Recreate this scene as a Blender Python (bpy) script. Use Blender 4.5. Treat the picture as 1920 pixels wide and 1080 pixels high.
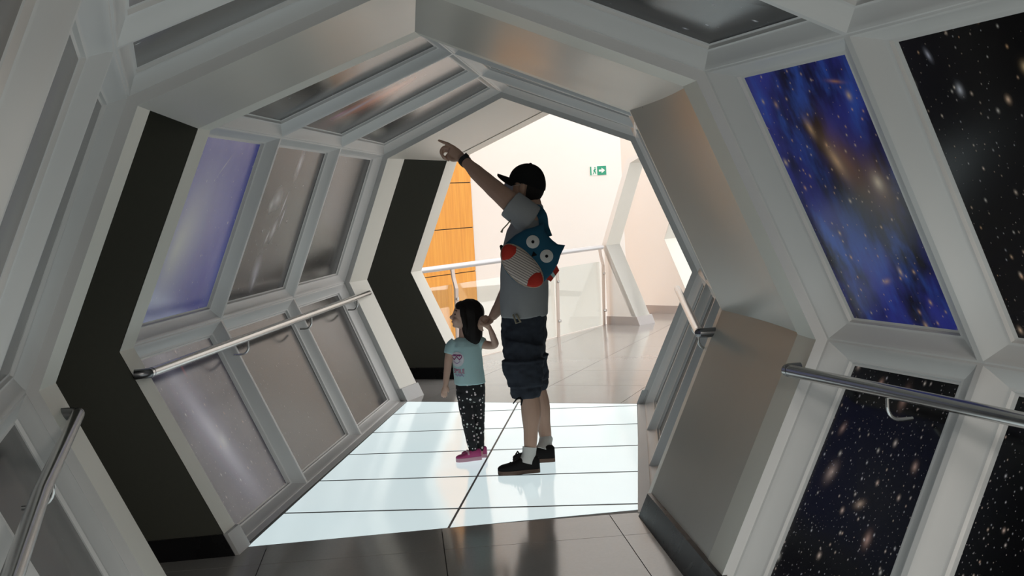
import bpy, bmesh, math, random
from mathutils import Vector, Matrix
import numpy as np
random.seed(7)
for _o in list(bpy.data.objects): bpy.data.objects.remove(_o)
scene = bpy.context.scene
COL = scene.collection

# ------------------------------------------------------------------ camera
F_PX, PITCH, ROLL, CAM_H = 2206.0, math.radians(4.09), math.radians(-3.09), 1.5
_fw = Vector((0, math.cos(PITCH), -math.sin(PITCH)))
_r0, _u0 = Vector((1, 0, 0)), Vector((0, math.sin(PITCH), math.cos(PITCH)))
_rt = _r0*math.cos(ROLL) + _u0*math.sin(ROLL)
_up = -_r0*math.sin(ROLL) + _u0*math.cos(ROLL)
cam_data = bpy.data.cameras.new('camera'); cam = bpy.data.objects.new('camera', cam_data); COL.objects.link(cam)
cam_data.sensor_width = 36.0; cam_data.lens = F_PX/1920*36.0
cam_data.clip_start = 0.02; cam_data.clip_end = 200
cam.matrix_world = Matrix(((_rt.x, _up.x, -_fw.x, 0), (_rt.y, _up.y, -_fw.y, 0), (_rt.z, _up.z, -_fw.z, CAM_H), (0, 0, 0, 1)))
scene.camera = cam
def at(x, y, Y):
    """direction of a photo pixel, taken at the distance Y the thing stands at"""
    d = _fw*F_PX + _rt*(x-960) + _up*(540-y)
    return Vector((0, 0, CAM_H)) + d*(Y/d.y)
def on_floor(x, y, h=0.0):
    d = _fw*F_PX + _rt*(x-960) + _up*(540-y)
    return Vector((0, 0, CAM_H)) + d*((h-CAM_H)/d.z)

# ------------------------------------------------------------------ world, lights, exposure
WORLD_STRENGTH = 1.12
world = bpy.data.worlds.new('daylight'); scene.world = world; world.use_nodes = True
_bg = world.node_tree.nodes['Background']
_bg.inputs[0].default_value = (1.0, 0.99, 0.98, 1); _bg.inputs[1].default_value = WORLD_STRENGTH
vs = scene.view_settings
vs.view_transform = 'Standard'; vs.look = 'None'; vs.gamma = 1.0; vs.use_curve_mapping = False
vs.exposure = 0.95
GLOW = 0.37          # strength of the lit glass floor
FILL_LAMP = 44.0          # added fill lights behind the camera, watts each

# ------------------------------------------------------------------ helpers
def tag(o, label=None, cat=None, group=None, kind=None):
    if label: o['label'] = label
    if cat: o['category'] = cat
    if group: o['group'] = group
    if kind: o['kind'] = kind
    return o
def empty(name, loc=(0, 0, 0)):
    o = bpy.data.objects.new(name, None); COL.objects.link(o); o.location = loc; o.empty_display_size = 0.1
    return o
def link_mesh(name, me, parent=None, mat=None):
    o = bpy.data.objects.new(name, me); COL.objects.link(o)
    if mat and not me.materials: me.materials.append(mat)
    if parent:
        o.parent = parent
        if parent.type == 'EMPTY': o.matrix_parent_inverse = Matrix.Translation(-parent.location)
        else: o.matrix_parent_inverse = Matrix()
    return o
class MB:
    """collects vertices and faces in world space"""
    def __init__(s): s.v = []; s.f = []
    def add(s, vs_, fs_):
        b = len(s.v); s.v += [tuple(v) for v in vs_]; s.f += [tuple(i+b for i in f) for f in fs_]; return s
    def prism(s, poly, off):
        """poly: list of 3D points (one planar face), off: extrusion vector"""
        n = len(poly); a = [Vector(p) for p in poly]; b = [p+Vector(off) for p in a]
        return s.add(a+b, [tuple(range(n-1, -1, -1)), tuple(range(n, 2*n))]+[(i, (i+1) % n, n+(i+1) % n, n+i) for i in range(n)])
    def box(s, c, size, ax=None):
        ax = ax or (Vector((1, 0, 0)), Vector((0, 1, 0)), Vector((0, 0, 1)))
        c = Vector(c); h = [ax[i].normalized()*size[i]/2 for i in range(3)]
        return s.prism([c-h[0]-h[1]-h[2], c+h[0]-h[1]-h[2], c+h[0]+h[1]-h[2], c-h[0]+h[1]-h[2]], h[2]*2)
    def quad(s, a, b, c, d): return s.add([a, b, c, d], [(0, 1, 2, 3)])
    def tube(s, pts, r, n=12, caps=True):
        pts = [Vector(p) for p in pts]; m = len(pts)
        rs = r if isinstance(r, (list, tuple)) else [r]*m
        t0 = (pts[1]-pts[0]).normalized(); ref = Vector((0, 0, 1)) if abs(t0.z) < .9 else Vector((1, 0, 0))
        nx = t0.cross(ref).normalized(); vsx = []
        for i in range(m):
            t = (pts[min(i+1, m-1)]-pts[max(i-1, 0)]).normalized()
            nx = (nx - t*nx.dot(t)).normalized(); ny = t.cross(nx)
            for k in range(n):
                a = 2*math.pi*k/n; vsx.append(pts[i]+(nx*math.cos(a)+ny*math.sin(a))*rs[i])
        fs = [(i*n+k, i*n+(k+1) % n, (i+1)*n+(k+1) % n, (i+1)*n+k) for i in range(m-1) for k in range(n)]
        if caps: fs += [tuple(range(n-1, -1, -1)), tuple(range((m-1)*n, m*n))]
        return s.add(vsx, fs)
    def build(s, name, mat, parent=None, smooth=False, angle=None):
        me = bpy.data.meshes.new(name); me.from_pydata(s.v, [], s.f)
        bm = bmesh.new(); bm.from_mesh(me); bmesh.ops.recalc_face_normals(bm, faces=bm.faces); bm.to_mesh(me); bm.free()
        if smooth:
            for p in me.polygons: p.use_smooth = True
            if angle: me.set_sharp_from_angle(angle=math.radians(angle))
        return link_mesh(name, me, parent, mat)

# ------------------------------------------------------------------ materials
class NT:
    def __init__(s, name):
        s.m = bpy.data.materials.new(name); s.m.use_nodes = True; s.t = s.m.node_tree; s.N = s.t.nodes
        s.b = s.N['Principled BSDF']
    def node(s, typ, **kw):
        n = s.N.new(typ)
        for k, v in kw.items(): setattr(n, k, v)
        return n
    def set(s, sock, v):
        if hasattr(v, 'links') or isinstance(v, bpy.types.NodeSocket): s.t.links.new(v, sock)
        else: sock.default_value = v
    def math(s, op, a, b=None, c=None, clamp=False):
        n = s.node('ShaderNodeMath', operation=op, use_clamp=clamp); s.set(n.inputs[0], a)
        if b is not None: s.set(n.inputs[1], b)
        if c is not None: s.set(n.inputs[2], c)
        return n.outputs[0]
    def vmath(s, op, a, b=None):
        n = s.node('ShaderNodeVectorMath', operation=op); s.set(n.inputs[0], a)
        if b is not None: s.set(n.inputs[1], b)
        return n.outputs[1] if op in ('LENGTH', 'DISTANCE', 'DOT_PRODUCT') else n.outputs[0]
    def mix(s, fac, a, b, blend='MIX'):
        n = s.node('ShaderNodeMix', data_type='RGBA', blend_type=blend, clamp_factor=True)
        s.set(n.inputs[0], fac); s.set(n.inputs[6], a); s.set(n.inputs[7], b); return n.outputs[2]
    def ramp(s, fac, stops):
        n = s.node('ShaderNodeValToRGB'); e = n.color_ramp.elements
        while len(e) < len(stops): e.new(0.5)
        for el, (p, c) in zip(e, stops): el.position = p; el.color = c if len(c) == 4 else (*c, 1)
        s.set(n.inputs[0], fac); return n.outputs[0]
    def noise(s, vec, scale, detail=3, rough=.5):
        n = s.node('ShaderNodeTexNoise'); n.inputs['Scale'].default_value = scale; n.inputs['Detail'].default_value = detail; n.inputs['Roughness'].default_value = rough
        if vec is not None: s.t.links.new(vec, n.inputs['Vector'])
        return n.outputs['Fac']
    def coord(s, which='Object'):
        return s.node('ShaderNodeTexCoord').outputs[which]
def rgb(r, g, b): return (r, g, b, 1)
def paint(name, col, rough=.5, metal=0., var=.06, scale=6., bump=0., spec=.5, coat=0.):
    k = NT(name); co = k.coord(); f = k.noise(co, scale, 4, .6)
    c0 = rgb(*[x*(1-var) for x in col]); c1 = rgb(*[min(1, x*(1+var)) for x in col])
    k.set(k.b.inputs['Base Color'], k.mix(f, c0, c1))
    k.set(k.b.inputs['Roughness'], k.math('MULTIPLY_ADD', f, .12, rough-.06)); k.b.inputs['Metallic'].default_value = metal
    k.b.inputs['Specular IOR Level'].default_value = spec; k.b.inputs['Coat Weight'].default_value = coat
    if bump:
        bn = k.node('ShaderNodeBump'); bn.inputs['Strength'].default_value = bump; bn.inputs['Distance'].default_value = .004
        k.set(bn.inputs['Height'], k.noise(co, scale*30, 3, .6)); k.t.links.new(bn.outputs[0], k.b.inputs['Normal'])
    return k.m
M = {}
M['frame'] = paint('grey_frame_paint', (.69, .68, .67), .38, var=.05, scale=3)
M['link'] = paint('cream_link_paint', (.56, .54, .49), .30, var=.03, scale=2, spec=.6)
M['cream'] = paint('cream_reveal_paint', (.80, .78, .71), .45, var=.03)
M['dark'] = paint('dark_olive_paint', (.055, .056, .042), .6, var=.12, scale=40)
M['white'] = paint('white_wall_paint', (.86, .85, .82), .6, var=.02, scale=1.5)
M['black_base'] = paint('black_skirting', (.008, .008, .009), .28, var=.2, spec=.15)
M['grey_base'] = paint('grey_skirting', (.42, .39, .38), .35, var=.06)
M['plinth'] = paint('grey_plinth_metal', (.50, .50, .50), .35, var=.06)
M['steel'] = paint('brushed_steel', (.62, .61, .60), .24, metal=1., var=.06, scale=25)
M['dark_steel'] = paint('rail_end_steel', (.25, .25, .26), .28, metal=1., var=.06)
M['joint'] = paint('dark_joint', (.05, .05, .05), .7, spec=.2)
M['tray'] = paint('dark_floor_channel', (.15, .15, .15), .5, spec=.3)
M['backing'] = paint('outer_shell_board', (.20, .20, .20), .8)
def tile_mat():
    k = NT('polished_floor_tile'); co = k.coord(); f = k.noise(co, 2.2, 5, .65); g = k.noise(co, 60, 3, .7)
    c = k.mix(f, rgb(.30, .285, .27), rgb(.37, .355, .34)); c = k.mix(k.math('MULTIPLY', g, .35), c, rgb(.19, .18, .17))
    k.set(k.b.inputs['Base Color'], c); k.set(k.b.inputs['Roughness'], k.math('MULTIPLY_ADD', f, .06, .09))
    k.b.inputs['Specular IOR Level'].default_value = .6
    return k.m
M['tile'] = tile_mat()
def glow_mat():
    k = NT('backlit_floor_glass'); co = k.coord(); f = k.noise(co, .8, 2, .5)
    k.set(k.b.inputs['Base Color'], rgb(.55, .62, .63)); k.b.inputs['Roughness'].default_value = .10
    k.set(k.b.inputs['Emission Color'], k.mix(f, rgb(.70, .86, .89), rgb(.80, .90, .91))); k.b.inputs['Emission Strength'].default_value = GLOW
    return k.m
M['glow'] = glow_mat()
def wood_mat():
    k = NT('orange_wood_veneer'); co = k.coord()
    mp = k.node('ShaderNodeMapping'); k.t.links.new(co, mp.inputs[0]); mp.inputs['Scale'].default_value = (9, 9, .5)
    f = k.noise(mp.outputs[0], 2.5, 6, .65)
    k.set(k.b.inputs['Base Color'], k.ramp(f, [(.25, (.66, .25, .03)), (.55, (.78, .33, .045)), (.8, (.85, .42, .075))]))
    k.b.inputs['Roughness'].default_value = .35
    return k.m
M['wood'] = wood_mat()
def glass_mat():
    k = NT('clear_railing_glass'); k.N.remove(k.b)
    g = k.node('ShaderNodeBsdfGlass'); g.inputs['Roughness'].default_value = 0.0; g.inputs['IOR'].default_value = 1.02; g.inputs['Color'].default_value = (.93, .96, .95, 1)
    gl = k.node('ShaderNodeBsdfGlossy'); gl.inputs['Roughness'].default_value = .02
    tr = k.node('ShaderNodeBsdfTransparent'); tr.inputs[0].default_value = (.94, .97, .96, 1)
    mx = k.node('ShaderNodeMixShader'); mx.inputs[0].default_value = .13
    k.t.links.new(tr.outputs[0], mx.inputs[1]); k.t.links.new(gl.outputs[0], mx.inputs[2])
    k.N.remove(g); k.t.links.new(mx.outputs[0], k.N['Material Output'].inputs[0]); return k.m
M['glass'] = glass_mat()

def sky_print(name, base, clouds=(), blobs=(), stars=(), rough=.16, seed=0):
    """printed astronomy picture; uv in metres on the panel.
    clouds: (scale, lo, hi, colour, strength, stretch)  blobs: (u, v, ru, rv, angle, colour, strength)  stars: (scale, radius, density, colour a, colour b, strength)"""
    k = NT(name)
    uv = k.node('ShaderNodeUVMap').outputs[0]
    sh = k.vmath('ADD', uv, (seed*3.17, seed*1.93, seed*.7))
    col = rgb(*base)
    for (sc, lo, hi, c, st, stretch) in clouds:
        mp = k.node('ShaderNodeMapping'); k.t.links.new(sh, mp.inputs[0]); mp.inputs['Scale'].default_value = (stretch[0], stretch[1], 1)
        f = k.noise(mp.outputs[0], sc, 4, .55)
        mr = k.node('ShaderNodeMapRange', interpolation_type='SMOOTHSTEP'); k.set(mr.inputs[0], f)
        mr.inputs[1].default_value = lo; mr.inputs[2].default_value = hi; mr.inputs[4].default_value = st
        col = k.mix(mr.outputs[0], col, rgb(*c))
    for (u, v, ru, rv, ang, c, st) in blobs:
        mp = k.node('ShaderNodeMapping', vector_type='TEXTURE'); k.t.links.new(uv, mp.inputs[0])
        mp.inputs['Location'].default_value = (u, v, 0); mp.inputs['Rotation'].default_value = (0, 0, ang); mp.inputs['Scale'].default_value = (ru, rv, 1)
        d = k.vmath('LENGTH', mp.outputs[0])
        e = k.math('EXPONENT', k.math('MULTIPLY', k.math('POWER', d, 1.5), -2.2))
        if st >= 0: col = k.mix(k.math('MULTIPLY', e, st), col, rgb(*c))
        else: col = k.mix(k.math('MULTIPLY', e, -st), col, rgb(*c))
    for i, (sc, rad, dens, ca, cb, st) in enumerate(stars):
        vn = k.node('ShaderNodeTexVoronoi', feature='F1', voronoi_dimensions='2D'); vn.inputs['Scale'].default_value = sc
        mp = k.node('ShaderNodeMapping'); k.t.links.new(sh, mp.inputs[0]); mp.inputs['Location'].default_value = (i*5.3, i*2.7, 0); mp.inputs['Rotation'].default_value = (0, 0, .5+i)
        mp.inputs['Scale'].default_value = (1, .8, 1)
        k.t.links.new(mp.outputs[0], vn.inputs['Vector'])
        sp = k.node('ShaderNodeSeparateColor'); k.t.links.new(vn.outputs['Color'], sp.inputs[0])
        on = k.math('LESS_THAN', sp.outputs[0], dens)
        size = k.math('MULTIPLY_ADD', k.math('POWER', sp.outputs[1], 2.5), rad*.75, rad*.25)
        e = k.math('EXPONENT', k.math('MULTIPLY', k.math('POWER', k.math('DIVIDE', vn.outputs['Distance'], size), 1.6), -1.0))
        fac = k.math('MULTIPLY', k.math('MULTIPLY', e, on), st, clamp=True)
        col = k.mix(fac, col, k.mix(sp.outputs[2], rgb(*ca), rgb(*cb)))
    k.set(k.b.inputs['Base Color'], col); k.b.inputs['Roughness'].default_value = rough
    k.b.inputs['Specular IOR Level'].default_value = .5
    return k.m

# ------------------------------------------------------------------ plan of the tunnel (measured rings)
PROF = {'ap': (0.0, 2.288), 's': (.969, 1.900), 'w': (1.371, .947), 'f': (.939, 0.0)}
D2R = math.pi/180
R1 = (-.272, 4.125, -5.22*D2R)
R2 = (-.371, 5.317, -8.62*D2R)
R3 = (-.001, 8.818, 20.70*D2R)
RC = (.420, 9.890, 18.5*D2R)
RD = (2.18, 13.098, 41.0*D2R)
RE = (2.97, 14.02, 43.0*D2R)
A1 = (.0245, 3.175, -13.8*D2R)
A2 = (.352, 2.15, -19.0*D2R)
A3 = (.69, 1.08, -26.0*D2R)
class Mid(tuple):
    """ring between two rings: its points lie on straight lines between theirs"""
def ring_lerp(A, B, t):
    m = Mid(a*(1-t)+b*t for a, b in zip(A, B)); m.src = (A, B, t); return m
B1, B2 = ring_lerp(R2, R3, 1/3), ring_lerp(R2, R3, 2/3)
def P(R, a, h):
    if isinstance(R, Mid): return P(R.src[0], a, h)*(1-R.src[2])+P(R.src[1], a, h)*R.src[2]
    return Vector((R[0]+a*math.cos(R[2]), R[1]-a*math.sin(R[2]), h))
def fwd(R): return Vector((math.sin(R[2]), math.cos(R[2]), 0))
def rgt(R): return Vector((math.cos(R[2]), -math.sin(R[2]), 0))
def shift(R, d): return (R[0]+math.sin(R[2])*d, R[1]+math.cos(R[2])*d, R[2])
def offset_profile(d):
    pts = [Vector(PROF[k]) for k in ('ap', 's', 'w', 'f')]; ls = []
    for a, b in zip(pts[:-1], pts[1:]):
        t = (b-a).normalized(); n = Vector((-t.y, t.x))
        if n.dot(a-Vector((0, 1.0))) < 0: n = -n
        ls.append((a+n*d, t))
    def isx(l1, l2):
        den = l1[1].x*l2[1].y-l1[1].y*l2[1].x; w = l2[0]-l1[0]
        return l1[0]+l1[1]*((w.x*l2[1].y-w.y*l2[1].x)/den)
    mir = (Vector((-ls[0][0].x, ls[0][0].y)), Vector((-ls[0][1].x, ls[0][1].y)))
    f = ls[2][0]+ls[2][1]*((0-ls[2][0].y)/ls[2][1].y)
    ap = isx(ls[0], mir)
    return {'ap': (0.0, ap.y), 's': tuple(isx(ls[0], ls[1])), 'w': tuple(isx(ls[1], ls[2])), 'f': tuple(f)}
CREST = offset_profile(.04)
ORDER = [(-1, 'f'), (-1, 'w'), (-1, 's'), (1, 'ap'), (1, 's'), (1, 'w'), (1, 'f')]
def ringpts(R, prof): return [P(R, s*prof[k][0], prof[k][1]) for s, k in ORDER]

# ------------------------------------------------------------------ floor
def clip(poly, p, n):
    """keep the side of the 2D line through p where (x-p).n >= 0"""
    out = []
    for i in range(len(poly)):
        a, b = poly[i], poly[(i+1) % len(poly)]; da = (a-p).dot(n); db = (b-p).dot(n)
        if da >= 0: out.append(a)
        if da*db < 0: out.append(a+(b-a)*(da/(da-db)))
    return out
V2 = lambda v: Vector((v[0], v[1]))
RAIL0, RAIL1 = Vector((-1.18, 10.30)), Vector((1.05, 13.95))
_rd = (RAIL1-RAIL0).normalized()
floor_poly = [(-4, -3), (6, -3), (9, 9), (9, 17.5), (4.6, 17.5), (2.2, 15.85), tuple(RAIL1+_rd*2.2), tuple(RAIL0), (-4, 10.30)]
fl = MB(); fl.prism([Vector((x, y, -.012)) for x, y in floor_poly], (0, 0, -.25))
floor = fl.build('floor', M['joint']); tag(floor, 'polished grey beige tiled floor with lit glass panels along the tunnel', 'floor', kind='structure')
def tile_field(R, s0, s1, w, l, cols, clips, name, mat, gap=.004, z=0., th=.012, first=None, gap_w=None):
    gw = gap_w or gap
    f2, r2 = V2(fwd(R)), V2(rgt(R)); c = V2(R); out = []
    i = 0; s = s0
    while s < s1-1e-6:
        e = min(s+(first if (first and i == 0) else l), s1); i += 1
        for k in range(-cols, cols):
            a, b = k*w+gw/2, (k+1)*w-gw/2
            poly = [c+f2*(s+gap/2)+r2*a, c+f2*(s+gap/2)+r2*b, c+f2*(e-gap/2)+r2*b, c+f2*(e-gap/2)+r2*a]
            for p, n in clips: 
                poly = clip(poly, p, n)
                if len(poly) < 3: break
            if len(poly) < 3: continue
            area = abs(sum(poly[j].x*poly[(j+1) % len(poly)].y-poly[(j+1) % len(poly)].x*poly[j].y for j in range(len(poly))))/2
            if area < .004: continue
            m = MB(); m.prism([Vector((p.x, p.y, z)) for p in poly], (0, 0, -th))
            out.append(m.build(name, mat, floor))
        s = e
    return out
def side_clip(Ra, Rb, side, a=PROF['f'][0]):
    p, r = V2(P(Ra, side*a, 0)), V2(P(Rb, side*a, 0)); d = (r-p).normalized()
    return (p, Vector((-d.y, d.x))*side)
# lit floors of both modules
def lit_floor(Ra, Rb, first, row):
    hd = math.atan2(Rb[0]-Ra[0], Rb[1]-Ra[1]); L = math.hypot(Rb[0]-Ra[0], Rb[1]-Ra[1]); axis = (Ra[0], Ra[1], hd)
    cl = [side_clip(Ra, Rb, 1, .925), side_clip(Ra, Rb, -1, .925), (V2(shift(Ra, .12)), V2(fwd(Ra))), (V2(shift(Rb, -.01)), -V2(fwd(Rb)))]
    ps = tile_field(axis, first-row, L+1.2, 1.3, row, 1, cl, 'glass_floor_panel', M['glow'], gap=.028, gap_w=.013)
    # steel trim the panes sit in
    m = MB(); z = -.0015
    q = [P(shift(Ra, .06), -.937, z), P(shift(Ra, .06), .937, z), P(Rb, .937, z), P(Rb, -.937, z)]
    m.prism(q, (0, 0, -.03)); m.build('panel_tray', M['tray'], floor)
    for s in (-1, 1):
        e = MB(); e.prism([P(shift(Ra, .06), s*.932, .002), P(shift(Ra, .06), s*1.0, .002), P(Rb, s*1.0, .002), P(Rb, s*.932, .002)], (0, 0, -.013)); e.build('floor_ledge', M['frame'], floor)
    return ps
lit_floor(R2, R3, .465, .685)
lit_floor(A3, R1, .45, .685)
# tiles of the connecting bays and of the hall behind
tile_field(R1, -.02, 1.32, .80, .62, 3, [(V2(R1), V2(fwd(R1))), (V2(shift(R2, .112)), -V2(fwd(R2)))], 'floor_tile', M['tile'], first=.36)
_rn = Vector((_rd.y, -_rd.x))
tile_field(R3, -.005, 8.4, .80, .80, 4, [(V2(shift(R3, .0)), V2(fwd(R3))), (RAIL0, _rn)], 'floor_tile', M['tile'])
tile_field(A3, -3.2, .0, .80, .80, 3, [(V2(A3), -V2(fwd(A3)))], 'floor_tile', M['tile'])

# ------------------------------------------------------------------ coffered modules
STEPS = [(0, 0), (.10, 0), (.17, .004), (.24, .012), (.70, .042), (.78, .045), (.84, .046), (.87, .058), (1.0, .060)]
def coffer(parent, Ra, Rb, k1, k2, side, mat, label, ir=.128, il=.068):
    c = [P(Ra, side*CREST[k1][0], CREST[k1][1]), P(Rb, side*CREST[k1][0], CREST[k1][1]), P(Rb, side*CREST[k2][0], CREST[k2][1]), P(Ra, side*CREST[k2][0], CREST[k2][1])]
    n = (c[1]-c[0]).cross(c[3]-c[0]).normalized(); mid = Vector(((Ra[0]+Rb[0])/2, (Ra[1]+Rb[1])/2, 1.2))
    if n.dot(c[0]-mid) < 0: n = -n
    u = lambda a, b: (b-a).normalized()
    nb = [(1, 3), (0, 2), (3, 1), (2, 0)]
    rings = [[c[i]+u(c[i], c[nb[i][0]])*ir*s+u(c[i], c[nb[i][1]])*il*s+n*d for i in range(4)] for s, d in STEPS]
    m = MB()
    for a, b in zip(rings[:-1], rings[1:]):
        for i in range(4): m.quad(a[i], a[(i+1) % 4], b[(i+1) % 4], b[i])
    fr = m.build('panel_frame', M['frame'], parent)
    bm = bmesh.new(); bm.from_mesh(fr.data); bmesh.ops.remove_doubles(bm, verts=bm.verts, dist=1e-5); bmesh.ops.recalc_face_normals(bm, faces=bm.faces); bm.to_mesh(fr.data); bm.free()
    for p in fr.data.polygons: p.use_smooth = True
    fr.data.set_sharp_from_angle(angle=math.radians(24))
    q = [c[i]+u(c[i], c[nb[i][0]])*ir*.97+u(c[i], c[nb[i][1]])*il*.97+n*.060 for i in range(4)]
    me = bpy.data.meshes.new('picture_panel'); back = [p+n*.012 for p in q]
    me.from_pydata([tuple(p) for p in q+back], [], [(0, 1, 2, 3), (7, 6, 5, 4), (0, 4, 5, 1), (1, 5, 6, 2), (2, 6, 7, 3), (3, 7, 4, 0)])
    W = (q[1]-q[0]).length/2+(q[2]-q[3]).length/2; H = (q[3]-q[0]).length/2+(q[2]-q[1]).length/2
    uvl = me.uv_layers.new(name='UVMap'); uvc = [(0, H), (W, H), (W, 0), (0, 0)]
    for poly in me.polygons:
        for li, vi in zip(poly.loop_indices, poly.vertices): uvl.data[li].uv = uvc[vi % 4]
    bm = bmesh.new(); bm.from_mesh(me); bmesh.ops.recalc_face_normals(bm, faces=bm.faces); bm.to_mesh(me); bm.free()
    o = link_mesh('picture_panel', me, parent, mat); tag(o, label)
    return o
W_, O_ = (1, .97, .93), (1, .55, .28)
ST_DENSE = ((52, .10, .6, (.85, .85, .95), (.8, .7, .65), .7), (26, .085, .75, (.9, .9, 1), (1, .75, .6), 1.0), (11, .10, .55, (1, .95, .9), (1, .6, .45), .95), (4.2, .085, .6, (1, .8, .7), (1, .62, .5), .9))
ST_MID = ((38, .09, .5, (.8, .8, .85), (.8, .6, .45), .6), (16, .07, .5, (.9, .85, .8), (.9, .5, .25), .8), (7, .075, .55, (1, .9, .8), (1, .5, .25), 1.0), (3.2, .06, .45, (1, .9, .85), (1, .6, .35), 1.0))
ST_FEW = ((22, .06, .4, (.7, .7, .75), (.7, .65, .6), .6), (7, .05, .35, (.9, .9, 1), (.9, .8, .7), .8))
def pr(n, *a, **k): M[n] = sky_print('print_'+n, *a, **k)
pr('blue', (.012, .010, .02), [(3.0, .34, .62, (.06, .075, .58), 1.0, (1.6, .8)), (6, .45, .72, (.07, .19, .90), .85, (1.8, .7))],
   [(.38, .47, .42, .34, .25, (.012, .010, .014), .99), (.36, .60, .09, .20, .35, (.40, .20, .10), .75), (.315, .60, .035, .085, .3, (1, .62, .36), .95), (.475, .515, .09, .14, .1, (.36, .19, .11), .75), (.475, .515, .032, .04, 0, (1, .80, .62), 1.0),
    (.25, .72, .022, .045, .2, (1, .6, .32), .9), (.47, .86, .045, .008, -.2, (.8, .35, .22), .9), (.62, .80, .04, .009, -.7, (.8, .35, .22), .9), (.12, .82, .012, .016, 0, (1, .6, .4), .8), (.60, .25, .014, .022, 0, (1, .55, .3), .9), (.30, .16, .03, .012, .3, (1, .6, .4), .7), (.40, .20, .012, .02, 0, (1, .7, .5), .9)],
   ((24, .085, .6, (1, .6, .35), (1, .8, .65), .9), (13, .08, .65, (1, .55, .3), (1, .8, .6), 1.0), (6.5, .06, .6, (1, .55, .3), (1, .75, .55), 1.0)), seed=1)
pr('deep_orange', (.008, .007, .008), [(2.2, .5, .8, (.035, .025, .02), .8, (1, 1))], [(.52, .40, 0.0252, 0.0360, .3, (1, .8, .65), 1.), (.56, .34, 0.0216, 0.0288, .2, (1, .85, .8), .9), (.17, .77, 0.0144, 0.0202, 0, (.9, .9, 1), .95), (.10, .88, 0.0101, 0.0216, .3, (.75, .75, .9), .8), (.42, .80, 0.0158, 0.0187, 0, (1, .7, .4), .95)], ST_MID, seed=2)
pr('deep_red', (.004, .004, .005), [], [(.33, .83, 0.0202, 0.0432, 0, (.75, .45, .38), .9), (.18, .86, 0.0144, 0.0216, -.3, (1, .6, .5), .9), (.10, .52, 0.0288, 0.0432, -.3, (.75, .55, .48), .9), (.07, .68, 0.0158, 0.0252, -.3, (.7, .45, .38), .8), (.40, .35, 0.0216, 0.0324, 0, (.8, .5, .42), .8), (.50, .62, 0.0158, 0.0202, .2, (.9, .6, .5), .8), (.30, .45, 0.0288, 0.0173, .4, (.9, .65, .5), .8), (.52, .14, 0.0216, 0.0324, 0, (.9, .7, .6), .9)], ST_DENSE, seed=3)
pr('deep_dark', (.003, .003, .004), [], [(.2, .3, 0.0216, 0.0324, 0, (.8, .7, .75), .8)], ST_DENSE, seed=4)
pr('deep_dim', (.012, .012, .013), [(2.5, .4, .8, (.05, .045, .05), .7, (1, 1))], [], ST_MID, seed=5)
pr('grey_glow', (.015, .015, .018), [], [(.42, .62, .20, .22, .3, (.45, .45, .52), .8)], ST_FEW+((3.4, .04, .5, (1, 1, 1), (.9, .9, 1), 1.),), seed=6)
pr('rose', (.10, .085, .09), [(2.4, .35, .7, (.26, .17, .18), .9, (1, 1))], [], ST_FEW, seed=7)
pr('violet_haze', (.16, .14, .16), [(2.0, .35, .7, (.24, .20, .25), .9, (1, 1))], [], ST_FEW, seed=8)
pr('plain_dark', (.030, .028, .028), [(2.2, .4, .75, (.06, .055, .055), .7, (1, 1))], [], ST_FEW, seed=9)
pr('dust', (.022, .021, .023), [(3, .4, .7, (.07, .06, .055), .6, (1, 1))], [], ((34, .08, .5, (.8, .8, .85), (.9, .6, .35), .7), (12, .06, .45, (1, 1, 1), (.8, .8, .9), .9)), seed=10)
pr('blue_core', (.06, .07, .60), [(2.2, .35, .7, (.22, .23, .75), .7, (1, .6))], [(.50, .42, .55, .75, -.15, (.60, .60, .88), .9), (.40, .38, .22, .36, -.15, (.97, .97, .97), .97), (.68, .80, .09, .008, .75, (.8, .8, 1), .8)], ((18, .05, .5, (.8, .85, 1), (.9, .9, 1), .8), (8, .05, .4, (.9, .9, 1), (1, 1, 1), .9)), seed=11)
pr('lens', (.045, .04, .042), [(2.0, .4, .8, (.08, .07, .075), .8, (1, 1))], [(.62, .84, .05, .11, -.15, (.85, .82, .9), .85), (.38, .62, .10, .08, .2, (.75, .72, .76), .75), (.30, .58, .04, .05, 0, (.9, .88, .9), .7), (.55, .58, .02, .09, -.25, (.8, .78, .85), .7), (.50, .42, .05, .09, -.2, (.7, .66, .72), .7), (.42, .38, .02, .06, -.3, (.8, .78, .82), .7), (.42, .16, .08, .12, .25, (.62, .58, .68), .8), (.44, .10, .03, .06, .2, (.8, .78, .9), .7), (.60, .50, .018, .08, -.2, (.85, .82, .9), .7)], ST_FEW, seed=12)
pr('galaxy', (.05, .045, .075), [(2.4, .3, .7, (.14, .12, .16), .9, (1, 1))], [(.55, .50, .26, .75, .30, (.42, .38, .62), .9), (.58, .46, .11, .50, .32, (.88, .84, 1.0), .9), (.64, .38, .07, .07, 0, (1, .96, 1), .9), (.62, .80, .02, .05, 0, (.7, .25, .30), .8)], ((30, .07, .6, (.8, .8, .95), (.9, .75, .75), .8), (12, .07, .55, (.95, .95, 1), (1, .7, .6), .9)), seed=13)
pr('nebula', (.06, .05, .05), [(2.0, .4, .8, (.12, .09, .085), .8, (1, 1))], [(.40, .40, .26, .34, .0, (.75, .20, .10), .95), (.42, .42, .12, .36, .25, (1, .36, .22), .97), (.40, .28, .05, .18, .3, (.85, .75, .95), .85), (.36, .18, .05, .10, .3, (.8, .35, .6), .7)], ST_FEW, seed=14)
pr('dark_stars', (.018, .017, .018), [(2, .4, .8, (.05, .045, .045), .7, (1, 1))], [], ST_FEW+((5, .04, .4, (1, 1, 1), (.9, .9, .9), 1.),), seed=15)

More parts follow.
